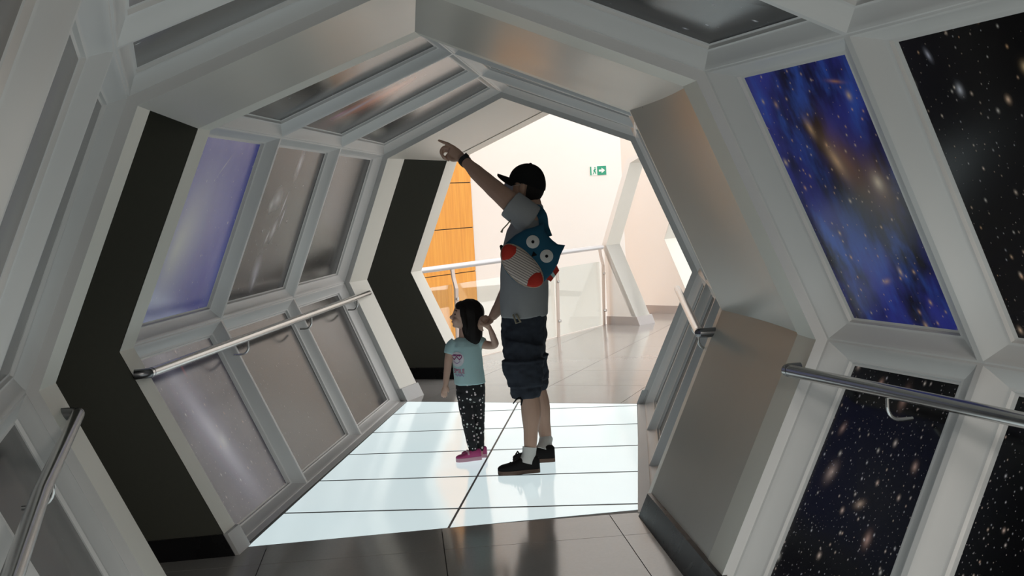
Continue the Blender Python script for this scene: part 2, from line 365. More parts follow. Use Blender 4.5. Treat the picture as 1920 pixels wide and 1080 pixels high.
def module(prefix, rings, where, pics):
    """pics[face][bay] = (print, label)"""
    faces = {'roofL': ('ap', 's', -1, 'ceil'), 'roofR': ('ap', 's', 1, 'ceil'), 'upL': ('s', 'w', -1, 'left'), 'upR': ('s', 'w', 1, 'right'), 'loL': ('w', 'f', -1, 'left'), 'loR': ('w', 'f', 1, 'right')}
    c = ring_lerp(rings[0], rings[-1], .5)
    par = {'left': empty('wall_%s_left' % prefix, P(c, -1.0, 0)), 'right': empty('wall_%s_right' % prefix, P(c, 1.0, 0)), 'ceil': empty('ceiling_%s' % prefix, P(c, 0, 2.3))}
    tag(par['left'], 'left wall of the %s tunnel module with framed space pictures' % where, 'wall', kind='structure')
    tag(par['right'], 'right wall of the %s tunnel module with framed space pictures' % where, 'wall', kind='structure')
    tag(par['ceil'], 'peaked ceiling of the %s tunnel module with framed space pictures' % where, 'ceiling', kind='structure')
    for f, (k1, k2, s, w) in faces.items():
        for b in range(len(rings)-1):
            pn, lb = pics[f][b]
            coffer(par[w], rings[b], rings[b+1], k1, k2, s, M[pn], lb)
    return par
dk = ('plain_dark', 'dark picture panel with a few faint stars')
near = module('near', [R1, A1, A2, A3], 'near', {
    'upR': [('blue', 'blue galaxy cluster picture with two orange glowing galaxies'), ('deep_orange', 'black deep sky picture with orange stars'), ('deep_dim', 'dark star picture')],
    'loR': [('deep_red', 'black picture crowded with reddish galaxies behind the handrail'), ('deep_dark', 'black picture dotted with white stars'), ('deep_dark', 'black star picture')],
    'roofR': [('grey_glow', 'black star picture with a pale grey glow'), ('rose', 'hazy rose grey picture'), ('plain_dark', 'dark picture')],
    'roofL': [('dark_stars', 'dark grey picture with scattered stars'), ('violet_haze', 'hazy violet grey picture'), ('plain_dark', 'dark picture')],
    'upL': [('plain_dark', 'dark picture'), ('plain_dark', 'dark grey picture with faint stars'), ('plain_dark', 'plain dark picture at the edge of the photo')],
    'loL': [('dark_stars', 'dark picture with white specks'), ('dark_stars', 'dark star picture'), ('plain_dark', 'dark picture')]})
mid = module('mid', [R2, B1, B2, R3], 'middle', {
    'upL': [('blue_core', 'blue and lilac galaxy picture with a white core'), ('lens', 'dark picture with white galaxy streaks'), ('plain_dark', 'plain dark picture with faint stars')],
    'loL': [('galaxy', 'violet spiral galaxy picture with many stars'), ('plain_dark', 'plain dark grey picture'), ('plain_dark', 'dark grey picture nearest the hall')],
    'roofL': [('dust', 'dark picture with golden star dust'), ('nebula', 'red and pink nebula picture'), ('dark_stars', 'narrow dark picture')],
    'roofR': [dk]*3, 'upR': [dk]*3, 'loR': [dk]*3})

# ------------------------------------------------------------------ portals
def portal(n, R, th, label, face_mat, reveal_mat, outer=.22, left_face=True, skirt=None, hd=None):
    o, i = offset_profile(outer), PROF
    hd = R[2] if hd is None else hd; Rb = (R[0]+math.sin(hd)*th, R[1]+math.cos(hd)*th, R[2]); ex = Vector((math.sin(hd), math.cos(hd), 0)); m = MB()
    of, inn, ob, ib = ringpts(R, o), ringpts(R, i), ringpts(Rb, o), ringpts(Rb, i)
    for k in range(6):
        if left_face or k > 2: m.quad(of[k], of[k+1], inn[k+1], inn[k])
        m.quad(ob[k], ib[k], ib[k+1], ob[k+1]); m.quad(of[k], ob[k], ob[k+1], of[k+1])
    par = m.build('trim_%d' % n, face_mat); tag(par, label, 'door frame', kind='structure')
    m = MB()
    for k in range(6): m.quad(inn[k], inn[k+1], ib[k+1], ib[k])
    m.build('reveal', reveal_mat, par)
    if skirt:
        for s in ((-1, 1) if skirt != 'left' else (-1,)):
            f, w = i['f'], i['w']; h = .10; t = h/w[1]; e = .016
            q0 = [(f[0]-e, 0), (f[0]+.03, 0), (f[0]+(w[0]-f[0])*t+.03, h), (f[0]+(w[0]-f[0])*t-e, h)]
            m = MB(); m.prism([P(shift(R, -.004), s*a, z) for a, z in q0], ex*(th+.008)); m.build('plinth', M['plinth'], par)
    return par
portal(1, R1, .20, 'grey framed tunnel opening at the end of the near module', M['frame'], M['cream'], skirt=None)
portal(2, R2, .15, 'cream edged tunnel opening in front of the lit floor', M['frame'], M['cream'], left_face=False, skirt='left', hd=6.04*D2R)
portal(3, R3, .30, 'grey framed tunnel opening at the far end of the lit floor', M['frame'], M['cream'], skirt='both')
portal(4, RC, .24, 'cream edged tunnel opening beside the glass railing', M['frame'], M['cream'], left_face=False)
portal(5, RD, .28, 'cream tunnel opening on a grey base beyond the glass railing', M['white'], M['cream'], outer=.06)
portal(6, RE, .28, 'farthest white tunnel opening behind the handrail', M['white'], M['cream'], left_face=False, outer=.06)
def dark_wall(name, R, th, mat, label, left=3.4, base_mat=None, base_h=.10, top=3.1):
    s, w, f = PROF['s'], PROF['w'], PROF['f']
    m = MB(); m.prism([P(R, -a, h) for a, h in ((left, 0), (f[0]+.003, 0), (w[0]+.003, w[1]), (s[0]+.003, s[1]), (s[0]-.02, top), (left, top))], fwd(R)*.012)
    par = m.build(name, mat); tag(par, label, 'wall', kind='structure')
    if base_mat:
        t = base_h/w[1]; R0 = shift(R, -.014)
        m = MB(); m.prism([P(R0, -a, h) for a, h in ((left, 0), (f[0]+.002, 0), (f[0]+(w[0]-f[0])*t+.002, base_h), (left, base_h))], fwd(R)*.014)
        tag(m.build('baseboard_'+name[5:], base_mat), 'low skirting along the foot of the %s' % label, 'baseboard', kind='structure')
    return par
dark_wall('wall_link_left', R2, .095, M['dark'], 'dark olive wall left of the lit floor opening', base_mat=M['black_base'])
dark_wall('wall_far_link_left', RC, .235, M['dark'], 'dark olive wall behind the girl', base_mat=M['black_base'])
dark_wall('wall_end_left', RE, .27, M['white'], 'bright white wall beyond the farthest openings', left=2.0, base_mat=M['grey_base'])
# base under opening 5
for (a0, a1, nm) in ((-1.40, -PROF['f'][0]-.035, 'baseboard_hall'),):
    m = MB(); R0 = shift(RD, -.02)
    m.prism([P(R0, a0, 0), P(R0, -.925, 0), P(R0, -.965, .10), P(R0, a0, .10)], fwd(RD)*.32)
    tag(m.build(nm, M['grey_base']), 'mauve grey base block under the far tunnel opening', 'baseboard', kind='structure')
    m = MB(); m.prism([P(RD, -1.40, 0), P(RD, -PROF['f'][0], 0), P(RD, -PROF['w'][0], PROF['w'][1]), P(RD, -1.40, PROF['w'][1])], fwd(RD)*.28)
    tag(m.build('wall_hall_end', M['white']), 'short cream wall piece beside the far tunnel opening', 'wall', kind='structure')

# ------------------------------------------------------------------ plain connecting bays
def link_shell(name_r, name_c, Ra, Rb, label_r, label_c, mat, bulge=.03, right=True, n=10):
    ts = [i/n for i in range(n+1)]
    def rp(k, s, t):
        R = ring_lerp(Ra, Rb, t); a, h = PROF[k]; b = bulge*math.sin(math.pi*t)
        return P(R, s*(a+(b if k in 's w' and s > 0 else 0)), h)
    m = MB()
    for a, b in zip(ts[:-1], ts[1:]):
        m.quad(rp('ap', 1, a), rp('ap', 1, b), rp('s', -1, b), rp('s', -1, a)); m.quad(rp('ap', 1, a), rp('ap', 1, b), rp('s', 1, b), rp('s', 1, a))
    c = m.build(name_c, mat, smooth=True, angle=12); tag(c, label_c, 'ceiling', kind='structure')
    bm = bmesh.new(); bm.from_mesh(c.data); bmesh.ops.remove_doubles(bm, verts=bm.verts, dist=1e-5); bm.to_mesh(c.data); bm.free(); c.data.set_sharp_from_angle(angle=math.radians(15))
    if right:
        m = MB()
        for a, b in zip(ts[:-1], ts[1:]):
            m.quad(rp('s', 1, a), rp('s', 1, b), rp('w', 1, b), rp('w', 1, a)); m.quad(rp('w', 1, a), rp('w', 1, b), rp('f', 1, b), rp('f', 1, a))
        w = m.build(name_r, mat, smooth=True); tag(w, label_r, 'wall', kind='structure')
        bm = bmesh.new(); bm.from_mesh(w.data); bmesh.ops.remove_doubles(bm, verts=bm.verts, dist=1e-5); bm.to_mesh(w.data); bm.free(); w.data.set_sharp_from_angle(angle=math.radians(15))
link_shell('wall_link_right', 'ceiling_link', shift(R1, .003), shift(R2, .004), 'smooth cream right wall between the two tunnel modules', 'smooth cream peaked ceiling between the two tunnel modules', M['link'])
link_shell('wall_far_link_right', 'ceiling_far_link', shift(R3, .003), shift(RC, .235), 'smooth right wall past the lit floor', 'smooth cream peaked ceiling past the lit floor', M['link'], right=False)
# black skirting on the right connecting wall
Ra, Rb = shift(R1, .0), shift(R2, .0); f, w = PROF['f'], PROF['w']; h = .105; t = h/w[1]; e = .02
sec = [(f[0]-e, 0), (f[0]+.02, 0), (f[0]+(w[0]-f[0])*t+.02, h), (f[0]+(w[0]-f[0])*t-e, h)]
m = MB(); a = [P(Ra, x, z) for x, z in sec]; b = [P(Rb, x, z) for x, z in sec]
m.add(a+b, [(0, 1, 2, 3), (7, 6, 5, 4)]+[(i, (i+1) % 4, 4+(i+1) % 4, 4+i) for i in range(4)])
tag(m.build('baseboard_link_right', M['black_base']), 'glossy black skirting at the foot of the cream right wall', 'baseboard', kind='structure')

# ------------------------------------------------------------------ unseen outer shell added to keep sky light out of the tunnel
def slab(name, pts, off, mat, label, cat='wall'):
    m = MB(); m.prism(pts, off); o = m.build(name, mat); tag(o, label, cat, kind='structure'); return o
slab('ceiling_light_block', [(-4, -3, 3.1), (6, -3, 3.1), (6, 7.2, 3.1), (1.6, 8.8, 3.1), (-.2, 10.2, 3.1), (-4, 10.2, 3.1)], (0, 0, .15), M['backing'], 'unseen dark slab added above the tunnel to block sky light', 'ceiling')
slab('wall_light_block_left', [(-4, -3, -.25), (-4, 10.4, -.25), (-4, 10.4, 3.25), (-4, -3, 3.25)], (-.15, 0, 0), M['backing'], 'unseen wall added left of the tunnel to block sky light')
slab('wall_light_block_right', [(6, -3, -.25), (6, 7.2, -.25), (6, 7.2, 3.25), (6, -3, 3.25)], (.15, 0, 0), M['backing'], 'unseen wall added right of the tunnel to block sky light')
slab('wall_light_block_divide', [(1.75, 6.9, 0), (6, 7.2, 0), (6, 7.2, 3.1), (1.75, 6.9, 3.1)], (.0, -.1, 0), M['backing'], 'unseen wall added to close the tunnel side to sky light')
slab('wall_back', [(-4.15, -3, -.25), (6.15, -3, -.25), (6.15, -3, 3.25), (-4.15, -3, 3.25)], (0, -.15, 0), M['white'], 'unseen wall added behind the camera to close off sky light')
# hall: orange veneer wall meeting a tall white wall
COR = at(887, 450, 17.0); COR = Vector((COR.x, COR.y, 0)); wd = Vector((math.sin(33*D2R), math.cos(33*D2R), 0)); wn = Vector((-wd.y, wd.x, 0))
p0 = COR-wd*6.0
ow = slab('wall_hall_left', [p0+Vector((0, 0, -3.2)), COR+Vector((0, 0, -3.2)), COR+Vector((0, 0, 5)), p0+Vector((0, 0, 5))], wn*.2, M['joint'], 'orange wood veneer wall across the hall')
zj = [-3.2, -1.95, -.75] + [at(887, y, 17.0).z for y in (508, 426, 342, 258)] + [3.9, 5.0]
for zi in range(len(zj)-1):
    for li in range(3):
        a, b = COR-wd*(li*2+.004), COR-wd*(li*2+2-.004)
        m = MB(); m.prism([Vector((a.x, a.y, zj[zi]+.006)), Vector((b.x, b.y, zj[zi]+.006)), Vector((b.x, b.y, zj[zi+1]-.006)), Vector((a.x, a.y, zj[zi+1]-.006))], -wn*.018)
        m.build('veneer_panel', M['wood'], ow)
wd2 = Vector((math.cos(4*D2R), -math.sin(4*D2R), 0))
slab('wall_hall_far', [COR+Vector((0, 0, -3.2)), COR+wd2*9+Vector((0, 0, -3.2)), COR+wd2*9+Vector((0, 0, 5)), COR+Vector((0, 0, 5))], (0, .2, 0), M['white'], 'tall white wall across the hall with the exit sign')
slab('floor_lower', [(-9, 9, -3.2), (9, 9, -3.2), (9, 19, -3.2), (-9, 19, -3.2)], (0, 0, -.1), M['white'], 'pale lower floor beneath the railing', 'floor')

# ------------------------------------------------------------------ handrails
HA, HH, HR = 1.255, .845, .0225
def rail_path(rings, side, ext0=0, ext1=0, a=HA, h=HH):
    pts = [P(R, side*a, h) for R in rings]
    if ext0: pts[0] = pts[0]+(pts[0]-pts[1]).normalized()*ext0
    if ext1: pts[-1] = pts[-1]+(pts[-1]-pts[-2]).normalized()*ext1
    return pts
def handrail(rings, side, label, ext0, ext1, return0, hooks, return_dir=None):
    pts = rail_path(rings, side, ext0, ext1)
    base = empty('handrail', Vector((pts[0].x, pts[0].y, 0))); tag(base, label, 'handrail', 'steel handrails along the tunnel walls')
    m = MB(); m.tube(pts, HR, 20); r = m.build('rail_tube', M['steel'], base, smooth=True, angle=40)
    if return0:
        d = (pts[1]-pts[0]).normalized(); o = return_dir
        arc = [pts[0]+d*.03, pts[0]+d*.006, pts[0]-d*.010+o*.012, pts[0]-d*.014+o*.035, pts[0]-d*.014+o*return0]
        m = MB(); m.tube(arc, HR*1.01, 20); m.build('rail_return', M['dark_steel'], base, smooth=True, angle=40)
    for (i, t) in hooks:
        R = ring_lerp(rings[i], rings[i+1], t); p = P(R, side*HA, HH); o = rgt(R)*side
        wall = P(R, side*(HA+.085), HH-.10)
        path = [p-Vector((0, 0, HR)), p-Vector((0, 0, .05))]
        for k in range(7):
            an = k/6*math.pi/2; path.append(p-Vector((0, 0, .05))+o*.045*(1-math.cos(an))-Vector((0, 0, .045*math.sin(an))))
        path.append(wall-Vector((0, 0, -.005)))
        m = MB(); m.tube(path, .0065, 10); br = m.build('bracket', M['steel'], base, smooth=True, angle=50)
    return base
handrail([R2, B1, B2, R3], -1, 'long brushed steel handrail below the violet galaxy picture', .0, .20, .055, [(0, .97), (1, .90), (2, .85)], rgt(R2)*-1)
handrail([R2, B1, B2, R3], 1, 'short steel handrail on the right beside the lit floor', -.02, -.15, .10, [(0, .15), (0, .75)], rgt(R2))
handrail([R1, A1, A2, A3], 1, 'large steel handrail across the black star pictures at right', -.005, 0, .06, [(0, .72), (1, .8)], rgt(R1))
handrail([R1, A1, A2, A3], -1, 'steel handrail rising at the lower left corner', .10, 0, .10, [(0, .75), (1, .8)], rgt(R1)*-1)

# ------------------------------------------------------------------ glass railing of the hall
base = empty('glass_railing', (RAIL0.x, RAIL0.y, 0)); tag(base, 'glass railing with white top rail behind the man and girl', 'railing')
def rp(s, z, off=0.): p = RAIL0+_rd*s+_rn*off; return Vector((p.x, p.y, z))
Lr = (RAIL1-RAIL0).length
TOP = .93
m = MB(); m.tube([rp(.36, TOP, .02), rp(Lr*.5, TOP, .02), rp(Lr+.05, TOP, .02)], .028, 16); m.build('top_rail', paint('pale_rail_steel', (.72, .72, .74), .3, metal=.6), base, smooth=True, angle=40)
post_px = [(866, 690), (1048, 632), (1130, 610)]
ss = []
for (x, y) in post_px:
    p = on_floor(x, y); ss.append((Vector((p.x, p.y))-RAIL0).dot(_rd))
ss[0] = 1.15
M['post'] = paint('post_steel', (.62, .52, .46), .35, metal=.5)
ss = sorted(ss)
for s in ss:
    m = MB(); ax = (Vector((_rd.x, _rd.y, 0)), Vector((_rn.x, _rn.y, 0)), Vector((0, 0, 1)))
    path = [rp(s, 0, .03), rp(s, .60, .05), rp(s, .72, .055), rp(s, .82, .03), rp(s, TOP-.02, .02)]
    hw = .026
    vs_, fs_ = [], []
    for q in path: vs_ += [q-ax[0]*hw-ax[1]*.007, q+ax[0]*hw-ax[1]*.007, q+ax[0]*hw+ax[1]*.007, q-ax[0]*hw+ax[1]*.007]
    for i in range(len(path)-1): fs_ += [(i*4+k, i*4+(k+1) % 4, i*4+4+(k+1) % 4, i*4+4+k) for k in range(4)]
    fs_ += [(3, 2, 1, 0), tuple(range(len(vs_)-4, len(vs_)))]
    m.add(vs_, fs_); po = m.build('post', M['post'], base)
    for z in (.18, .62):
        c = rp(s, z, .065); m = MB(); m.tube([c-ax[1]*.02, c+ax[1]*.006], .016, 12); m.build('glass_clamp', M['steel'], po, smooth=True, angle=40)
edges = [.38]+ss+[Lr-.02]
for a, b in zip(edges[:-1], edges[1:]):
    if b-a < .3: continue
    m = MB(); m.box((rp((a+b)/2, .385, .012)), (b-a-.03, .010, .75), ax); m.build('glass_pane', M['glass'], base)

# ------------------------------------------------------------------ exit sign
sc = COR+wd2*((at(1120, 320, 17).x-COR.x)/wd2.x); sz = at(1120, 320, sc.y).z
SN = Vector((-math.sin(4*D2R), -math.cos(4*D2R), 0)); UPV = Vector((0, 0, 1))
def sp(u, v, d=0.): return Vector((sc.x, sc.y, sz))+wd2*u+UPV*v+SN*(.004+d)
sign = empty('exit_sign', Vector((sc.x, sc.y, sz))); tag(sign, 'green and white emergency exit sign with arrow on the white wall', 'sign')
M['sign_white'] = paint('sign_white', (.86, .88, .85), .4); M['sign_green'] = paint('sign_green', (.03, .33, .20), .4, var=.05)
def sgn(name, pts, mat, d, th=.003):
    m = MB(); m.prism([sp(u, v, d) for u, v in pts], SN*th); m.build(name, mat, sign)
W2, H2 = .118, .066
sgn('plate', [(-W2, -H2), (W2, -H2), (W2, H2), (-W2, H2)], M['sign_white'], 0)
sgn('arrow_field', [(-.012, -H2+.002), (W2-.002, -H2+.002), (W2-.002, H2-.002), (-.012, H2-.002)], M['sign_green'], .003)
sgn('arrow', [(.012, -.014), (.050, -.014), (.050, -.040), (.100, 0), (.050, .040), (.050, .014), (.012, .014)], M['sign_white'], .006)
sgn('door_mark', [(-W2+.006, -H2+.006), (-W2+.024, -H2+.006), (-W2+.024, H2-.006), (-W2+.006, H2-.006)], M['sign_green'], .003)
sgn('running_figure', [(-.080, -.050), (-.068, -.050), (-.052, -.014), (-.036, -.046), (-.026, -.046), (-.040, .006), (-.028, .020), (-.034, .028), (-.050, .026), (-.062, .010), (-.070, .004), (-.062, -.006), (-.066, -.026)], M['sign_green'], .003)
sgn('figure_head', [(-.042+.010*math.cos(a*math.pi/4), .042+.010*math.sin(a*math.pi/4)) for a in range(8)], M['sign_green'], .003)

# ------------------------------------------------------------------ unseen fill lights added behind the camera to brighten the near module
for i, (x, y) in enumerate(((.6, -1.2), (2.2, -1.6))):
    le = empty('ceiling_lamp', (x, y, 3.1)); tag(le, ('unseen round fill light added right behind the camera', 'unseen round fill light added near the back wall')[i], 'lamp', 'added fill lights')
    m = MB(); m.tube([(x, y, 3.10), (x, y, 3.05)], .50, 32); m.build('fill_lamp_housing', M['white'], le, smooth=True, angle=40)
    k = NT('fill_lamp_diffuser'); k.b.inputs['Emission Color'].default_value = (1, .95, .88, 1); k.b.inputs['Emission Strength'].default_value = 2.0
    m = MB(); m.tube([(x, y, 3.05), (x, y, 3.04)], .47, 32); m.build('fill_lamp_diffuser', k.m, le)
    ld = bpy.data.lights.new('fill_light', 'AREA'); ld.shape = 'DISK'; ld.size = .94; ld.energy = FILL_LAMP; ld.color = (1, .95, .88)
    lo = bpy.data.objects.new('fill_light', ld); COL.objects.link(lo); lo.parent = le; lo.location = (0, 0, -.07)

# ------------------------------------------------------------------ people: helpers
from mathutils import noise as mnoise
from mathutils.bvhtree import BVHTree
X_, Y_, Z_ = Vector((1, 0, 0)), Vector((0, 1, 0)), Vector((0, 0, 1))
def ellip(mb, c, a, b, d, n=14):
    """ellipsoid with three half-axis vectors"""
    c = Vector(c); vs_ = [c+d]; fs_ = []; m2 = n*2
    for i in range(1, n):
        ph = math.pi*i/n
        for k in range(m2):
            th = 2*math.pi*k/m2; vs_.append(c+(a*math.cos(th)+b*math.sin(th))*math.sin(ph)+d*math.cos(ph))
    vs_.append(c-d); L = len(vs_)-1
    for k in range(m2):
        fs_.append((0, 1+k, 1+(k+1) % m2)); fs_.append((L, 1+(n-2)*m2+(k+1) % m2, 1+(n-2)*m2+k))
        for i in range(n-2): fs_.append((1+i*m2+k, 1+(i+1)*m2+k, 1+(i+1)*m2+(k+1) % m2, 1+i*m2+(k+1) % m2))
    mb.add(vs_, fs_)
def spline(pts, rs, sub=5):
    """smooth path through joints, with radii"""
    P_ = [Vector(p) for p in pts]; out, ro = [], []
    for i in range(len(P_)-1):
        p0 = P_[max(i-1, 0)]; p1 = P_[i]; p2 = P_[i+1]; p3 = P_[min(i+2, len(P_)-1)]
        for k in range(sub):
            t = k/sub
            out.append(.5*((2*p1)+(p2-p0)*t+(2*p0-5*p1+4*p2-p3)*t*t+(3*p1-p0-3*p2+p3)*t**3)); s = t*t*(3-2*t); ro.append(rs[i]*(1-s)+rs[i+1]*s)
    out.append(P_[-1]); ro.append(rs[-1]); return out, ro
def limb(mb, pts, rs, n=14, sub=5):
    p, r = spline(pts, rs, sub); mb.tube(p, r, n)
    for q, rr in ((p[0], r[0]), (p[-1], r[-1])): ellip(mb, q, X_*rr, Y_*rr, Z_*rr, 7)
def loft(mb, rings, n=28, cap=True):
    """rings: (centre, half-axis a, half-axis b)"""
    vs_ = [c+a*math.cos(2*math.pi*k/n)+b*math.sin(2*math.pi*k/n) for c, a, b in rings for k in range(n)]
    fs_ = [(i*n+k, i*n+(k+1) % n, (i+1)*n+(k+1) % n, (i+1)*n+k) for i in range(len(rings)-1) for k in range(n)]
    if cap: fs_ += [tuple(range(n-1, -1, -1)), tuple(range((len(rings)-1)*n, len(rings)*n))]
    mb.add(vs_, fs_)
def fuse(mb, name, mat, parent, voxel, smooth=3, disp=None):
    """one continuous surface out of overlapping closed pieces"""
    me = bpy.data.meshes.new(name+'_parts'); me.from_pydata(mb.v, [], mb.f)
    bm = bmesh.new(); bm.from_mesh(me); bmesh.ops.recalc_face_normals(bm, faces=bm.faces); bm.to_mesh(me); bm.free()
    tmp = bpy.data.objects.new('tmp', me); COL.objects.link(tmp)
    r = tmp.modifiers.new('r', 'REMESH'); r.mode = 'VOXEL'; r.voxel_size = voxel
    if smooth: s = tmp.modifiers.new('s', 'SMOOTH'); s.factor = .5; s.iterations = smooth
    dg = bpy.context.evaluated_depsgraph_get(); out = bpy.data.meshes.new_from_object(tmp.evaluated_get(dg))
    bpy.data.objects.remove(tmp); bpy.data.meshes.remove(me); out.name = name
    if disp:
        ns = [v.normal.copy() for v in out.vertices]
        for v, nn in zip(out.vertices, ns): v.co = v.co+nn*disp(v.co, nn)
    for p in out.polygons: p.use_smooth = True
    out.materials.clear()
    return link_mesh(name, out, parent, mat)
def bvh(o): return BVHTree.FromPolygons([v.co.copy() for v in o.data.vertices], [tuple(p.vertices) for p in o.data.polygons])
def fabric(name, col, rough=.85, scale=5, var=.12, fine=.25):
    k = NT(name); co = k.coord(); f = k.noise(co, scale, 4, .6); g = k.noise(co, 260, 2, .6)
    c = k.mix(f, rgb(*[x*(1-var) for x in col]), rgb(*[min(1, x*(1+var)) for x in col])); c = k.mix(k.math('MULTIPLY', g, fine), c, rgb(*[x*.55 for x in col]))
    k.set(k.b.inputs['Base Color'], c); k.b.inputs['Roughness'].default_value = rough; k.b.inputs['Specular IOR Level'].default_value = .2
    return k.m
def skin(name, col):
    k = NT(name); co = k.coord(); f = k.noise(co, 14, 4, .6)
    k.set(k.b.inputs['Base Color'], k.mix(f, rgb(*[x*.9 for x in col]), rgb(*[x*1.08 for x in col]))); k.b.inputs['Roughness'].default_value = .5
    k.b.inputs['Subsurface Weight'].default_value = .08; k.b.inputs['Subsurface Radius'].default_value = (.01, .004, .002)
    return k.m
M['skin_m'] = skin('man_skin', (.48, .30, .22)); M['skin_g'] = skin('girl_skin', (.66, .43, .33))
M['tee'] = fabric('grey_cotton', (.36, .37, .375)); M['shorts'] = fabric('navy_twill', (.036, .042, .056), var=.35, scale=22)
M['black_cloth'] = fabric('black_cloth', (.010, .010, .011)); M['shoe'] = fabric('black_suede', (.012, .011, .011)); M['gum'] = paint('gum_rubber', (.10, .055, .035), .6)
M['sock'] = fabric('white_sock', (.70, .69, .66)); M['mask'] = fabric('pale_blue_mask', (.36, .40, .52)); M['hair'] = fabric('black_hair', (.014, .011, .010), .65)
M['strap_tan'] = fabric('tan_webbing', (.42, .38, .28)); M['aqua'] = fabric('aqua_cotton', (.50, .72, .73), var=.05, fine=.12)
M['pink'] = paint('magenta_print', (.55, .03, .16), .6); M['plum'] = paint('plum_print', (.28, .03, .16), .6); M['print_white'] = paint('white_print', (.74, .72, .76), .6); M['print_line'] = paint('violet_print', (.38, .22, .45), .6)
M['pink_shoe'] = paint('pink_shoe', (.50, .06, .22), .4); M['pale_pink'] = paint('pale_pink_sole', (.62, .34, .42), .5)
M['watch'] = paint('black_rubber', (.008, .008, .008), .35)
M['eye'] = paint('dark_eye', (.02, .012, .01), .15); M['lip'] = paint('lip_tone', (.42, .16, .14), .5)
def dots():
    k = NT('dotted_leggings'); co = k.coord()
    vn = k.node('ShaderNodeTexVoronoi'); vn.inputs['Scale'].default_value = 42; vn.inputs['Randomness'].default_value = .75; k.t.links.new(co, vn.inputs['Vector'])
    sp_ = k.node('ShaderNodeSeparateColor'); k.t.links.new(vn.outputs['Color'], sp_.inputs[0])
    f = k.math('LESS_THAN', vn.outputs['Distance'], k.math('MULTIPLY_ADD', sp_.outputs[1], .16, .17))
    k.set(k.b.inputs['Base Color'], k.mix(f, rgb(.010, .010, .012), k.mix(sp_.outputs[0], rgb(.75, .85, .80), rgb(.80, .62, .66)))); k.b.inputs['Roughness'].default_value = .8
    return k.m
M['dots'] = dots()
def wrinkle(amp, sc, seed=0., squash=1.):
    def f(co, n): return amp*mnoise.noise(Vector((co.x*sc+seed, co.y*sc, co.z*sc*squash)))+amp*.5*mnoise.noise(Vector((co.x*sc*2.3, co.y*sc*2.3+seed, co.z*sc*2.3*squash)))
    return f

# ------------------------------------------------------------------ the man
YM = 6.62; PXM = YM/F_PX
def mp(x, y, dy=0.): return at(x, y, YM+dy)
UPI = Vector((_up.x, _up.y, _up.z))
sk = MB()
# inner trunk carries head, arms and legs
loft(sk, [(mp(984, 600), X_*.095, Y_*.12), (mp(983, 540), X_*.098, Y_*.13), (mp(985, 470), X_*.092, Y_*.14), (mp(990, 425), X_*.07, Y_*.14), (mp(996, 400), X_*.055, Y_*.10)], 24)
# near leg, far leg (knee, calf, ankle)
limb(sk, [mp(984, 615, -.065), mp(985, 690, -.10), mp(992, 735, -.12), mp(996, 772, -.115), mp(995, 815, -.12), mp(994, 848, -.125), mp(991, 870, -.13)], [.078, .070, .056, .057, .040, .034, .034])
limb(sk, [mp(988, 615, .07), mp(999, 690, .13), mp(1006, 725, .15), mp(1013, 758, .17), mp(1020, 800, .19), mp(1024, 828, .20), mp(1026, 850, .20)], [.078, .066, .053, .056, .040, .034, .034])
# raised near arm
limb(sk, [mp(994, 406, -.13), mp(962, 383, -.145), mp(932, 358, -.11), mp(913, 341, -.08), mp(895, 325, -.05), mp(878, 308, -.01), mp(867, 298, .02)], [.058, .060, .052, .047, .043, .032, .026])
# far arm down to the girl's hand
limb(sk, [mp(996, 408, .17), mp(982, 450, .20), mp(965, 510, .21), mp(948, 552, .20), mp(933, 580, .20), mp(925, 592, .20)], [.062, .055, .046, .042, .034, .027])
# neck
limb(sk, [mp(1000, 402, .0), mp(996, 380, .0), mp(990, 362, .0)], [.062, .056, .056])
# head, turned a little away and tilted up
HY, HP = math.radians(14), math.radians(13)
hf = Vector((-math.cos(HY)*math.cos(HP), math.sin(HY)*math.cos(HP), math.sin(HP))); hl = Vector((-math.sin(HY), -math.cos(HY), 0)); hu = hl.cross(hf)*-1
if hu.z < 0: hu = -hu
HC = mp(985, 346, 0.)
def hd(f, l, u): return HC+hf*f+hl*l+hu*u
ellip(sk, hd(-.008, 0, .015), hf*.095, hl*.076, hu*.098)
ellip(sk, hd(.028, 0, -.040), hf*.062, hl*.058, hu*.078)
ellip(sk, hd(.062, 0, -.088), hf*.026, hl*.03, hu*.024)
ellip(sk, hd(.094, 0, -.018), hf*.018, hl*.013, hu*.028); ellip(sk, hd(.080, 0, .022), hf*.014, hl*.045, hu*.012)
for s in (-1, 1):
    ellip(sk, hd(-.004, s*.078, -.022), hf*.020+hl*s*-.004, hl*.013, hu*.032, 10); ellip(sk, hd(-.004, s*.074, -.040), hf*.010, hl*.007, hu*.012, 8)
# pointing hand: palm, straight index, three curled fingers, thumb
YH = .035
def hp(x, y, d=0.): return mp(x, y, YH+d)
palm = [(hp(866, 297), .027), (hp(857, 289), .029), (hp(848, 282), .028)]
loft(sk, [(hp(868, 299), UPI*.026+X_*.012, Y_*.020), (hp(858, 290), UPI*.028+X_*.014, Y_*.018), (hp(848, 282), UPI*.027+X_*.012, Y_*.016), (hp(843, 279), UPI*.026+X_*.010, Y_*.013)], 18)
limb(sk, [hp(849, 276, -.004), hp(840, 270, -.004), hp(832, 267, -.004), hp(823, 263.5, -.004)], [.0115, .0098, .0088, .0072], 10, 4)
limb(sk, [hp(845, 279, .004), hp(833, 276, .006), hp(827, 283, .010), hp(829, 291, .014), hp(835, 295, .016)], [.0112, .0096, .0088, .0084, .0072], 10, 4)
limb(sk, [hp(845, 284, .016), hp(833, 283, .022), hp(829, 290, .026), hp(833, 297, .028), hp(839, 298, .028)], [.0105, .0092, .0085, .008, .007], 10, 4)
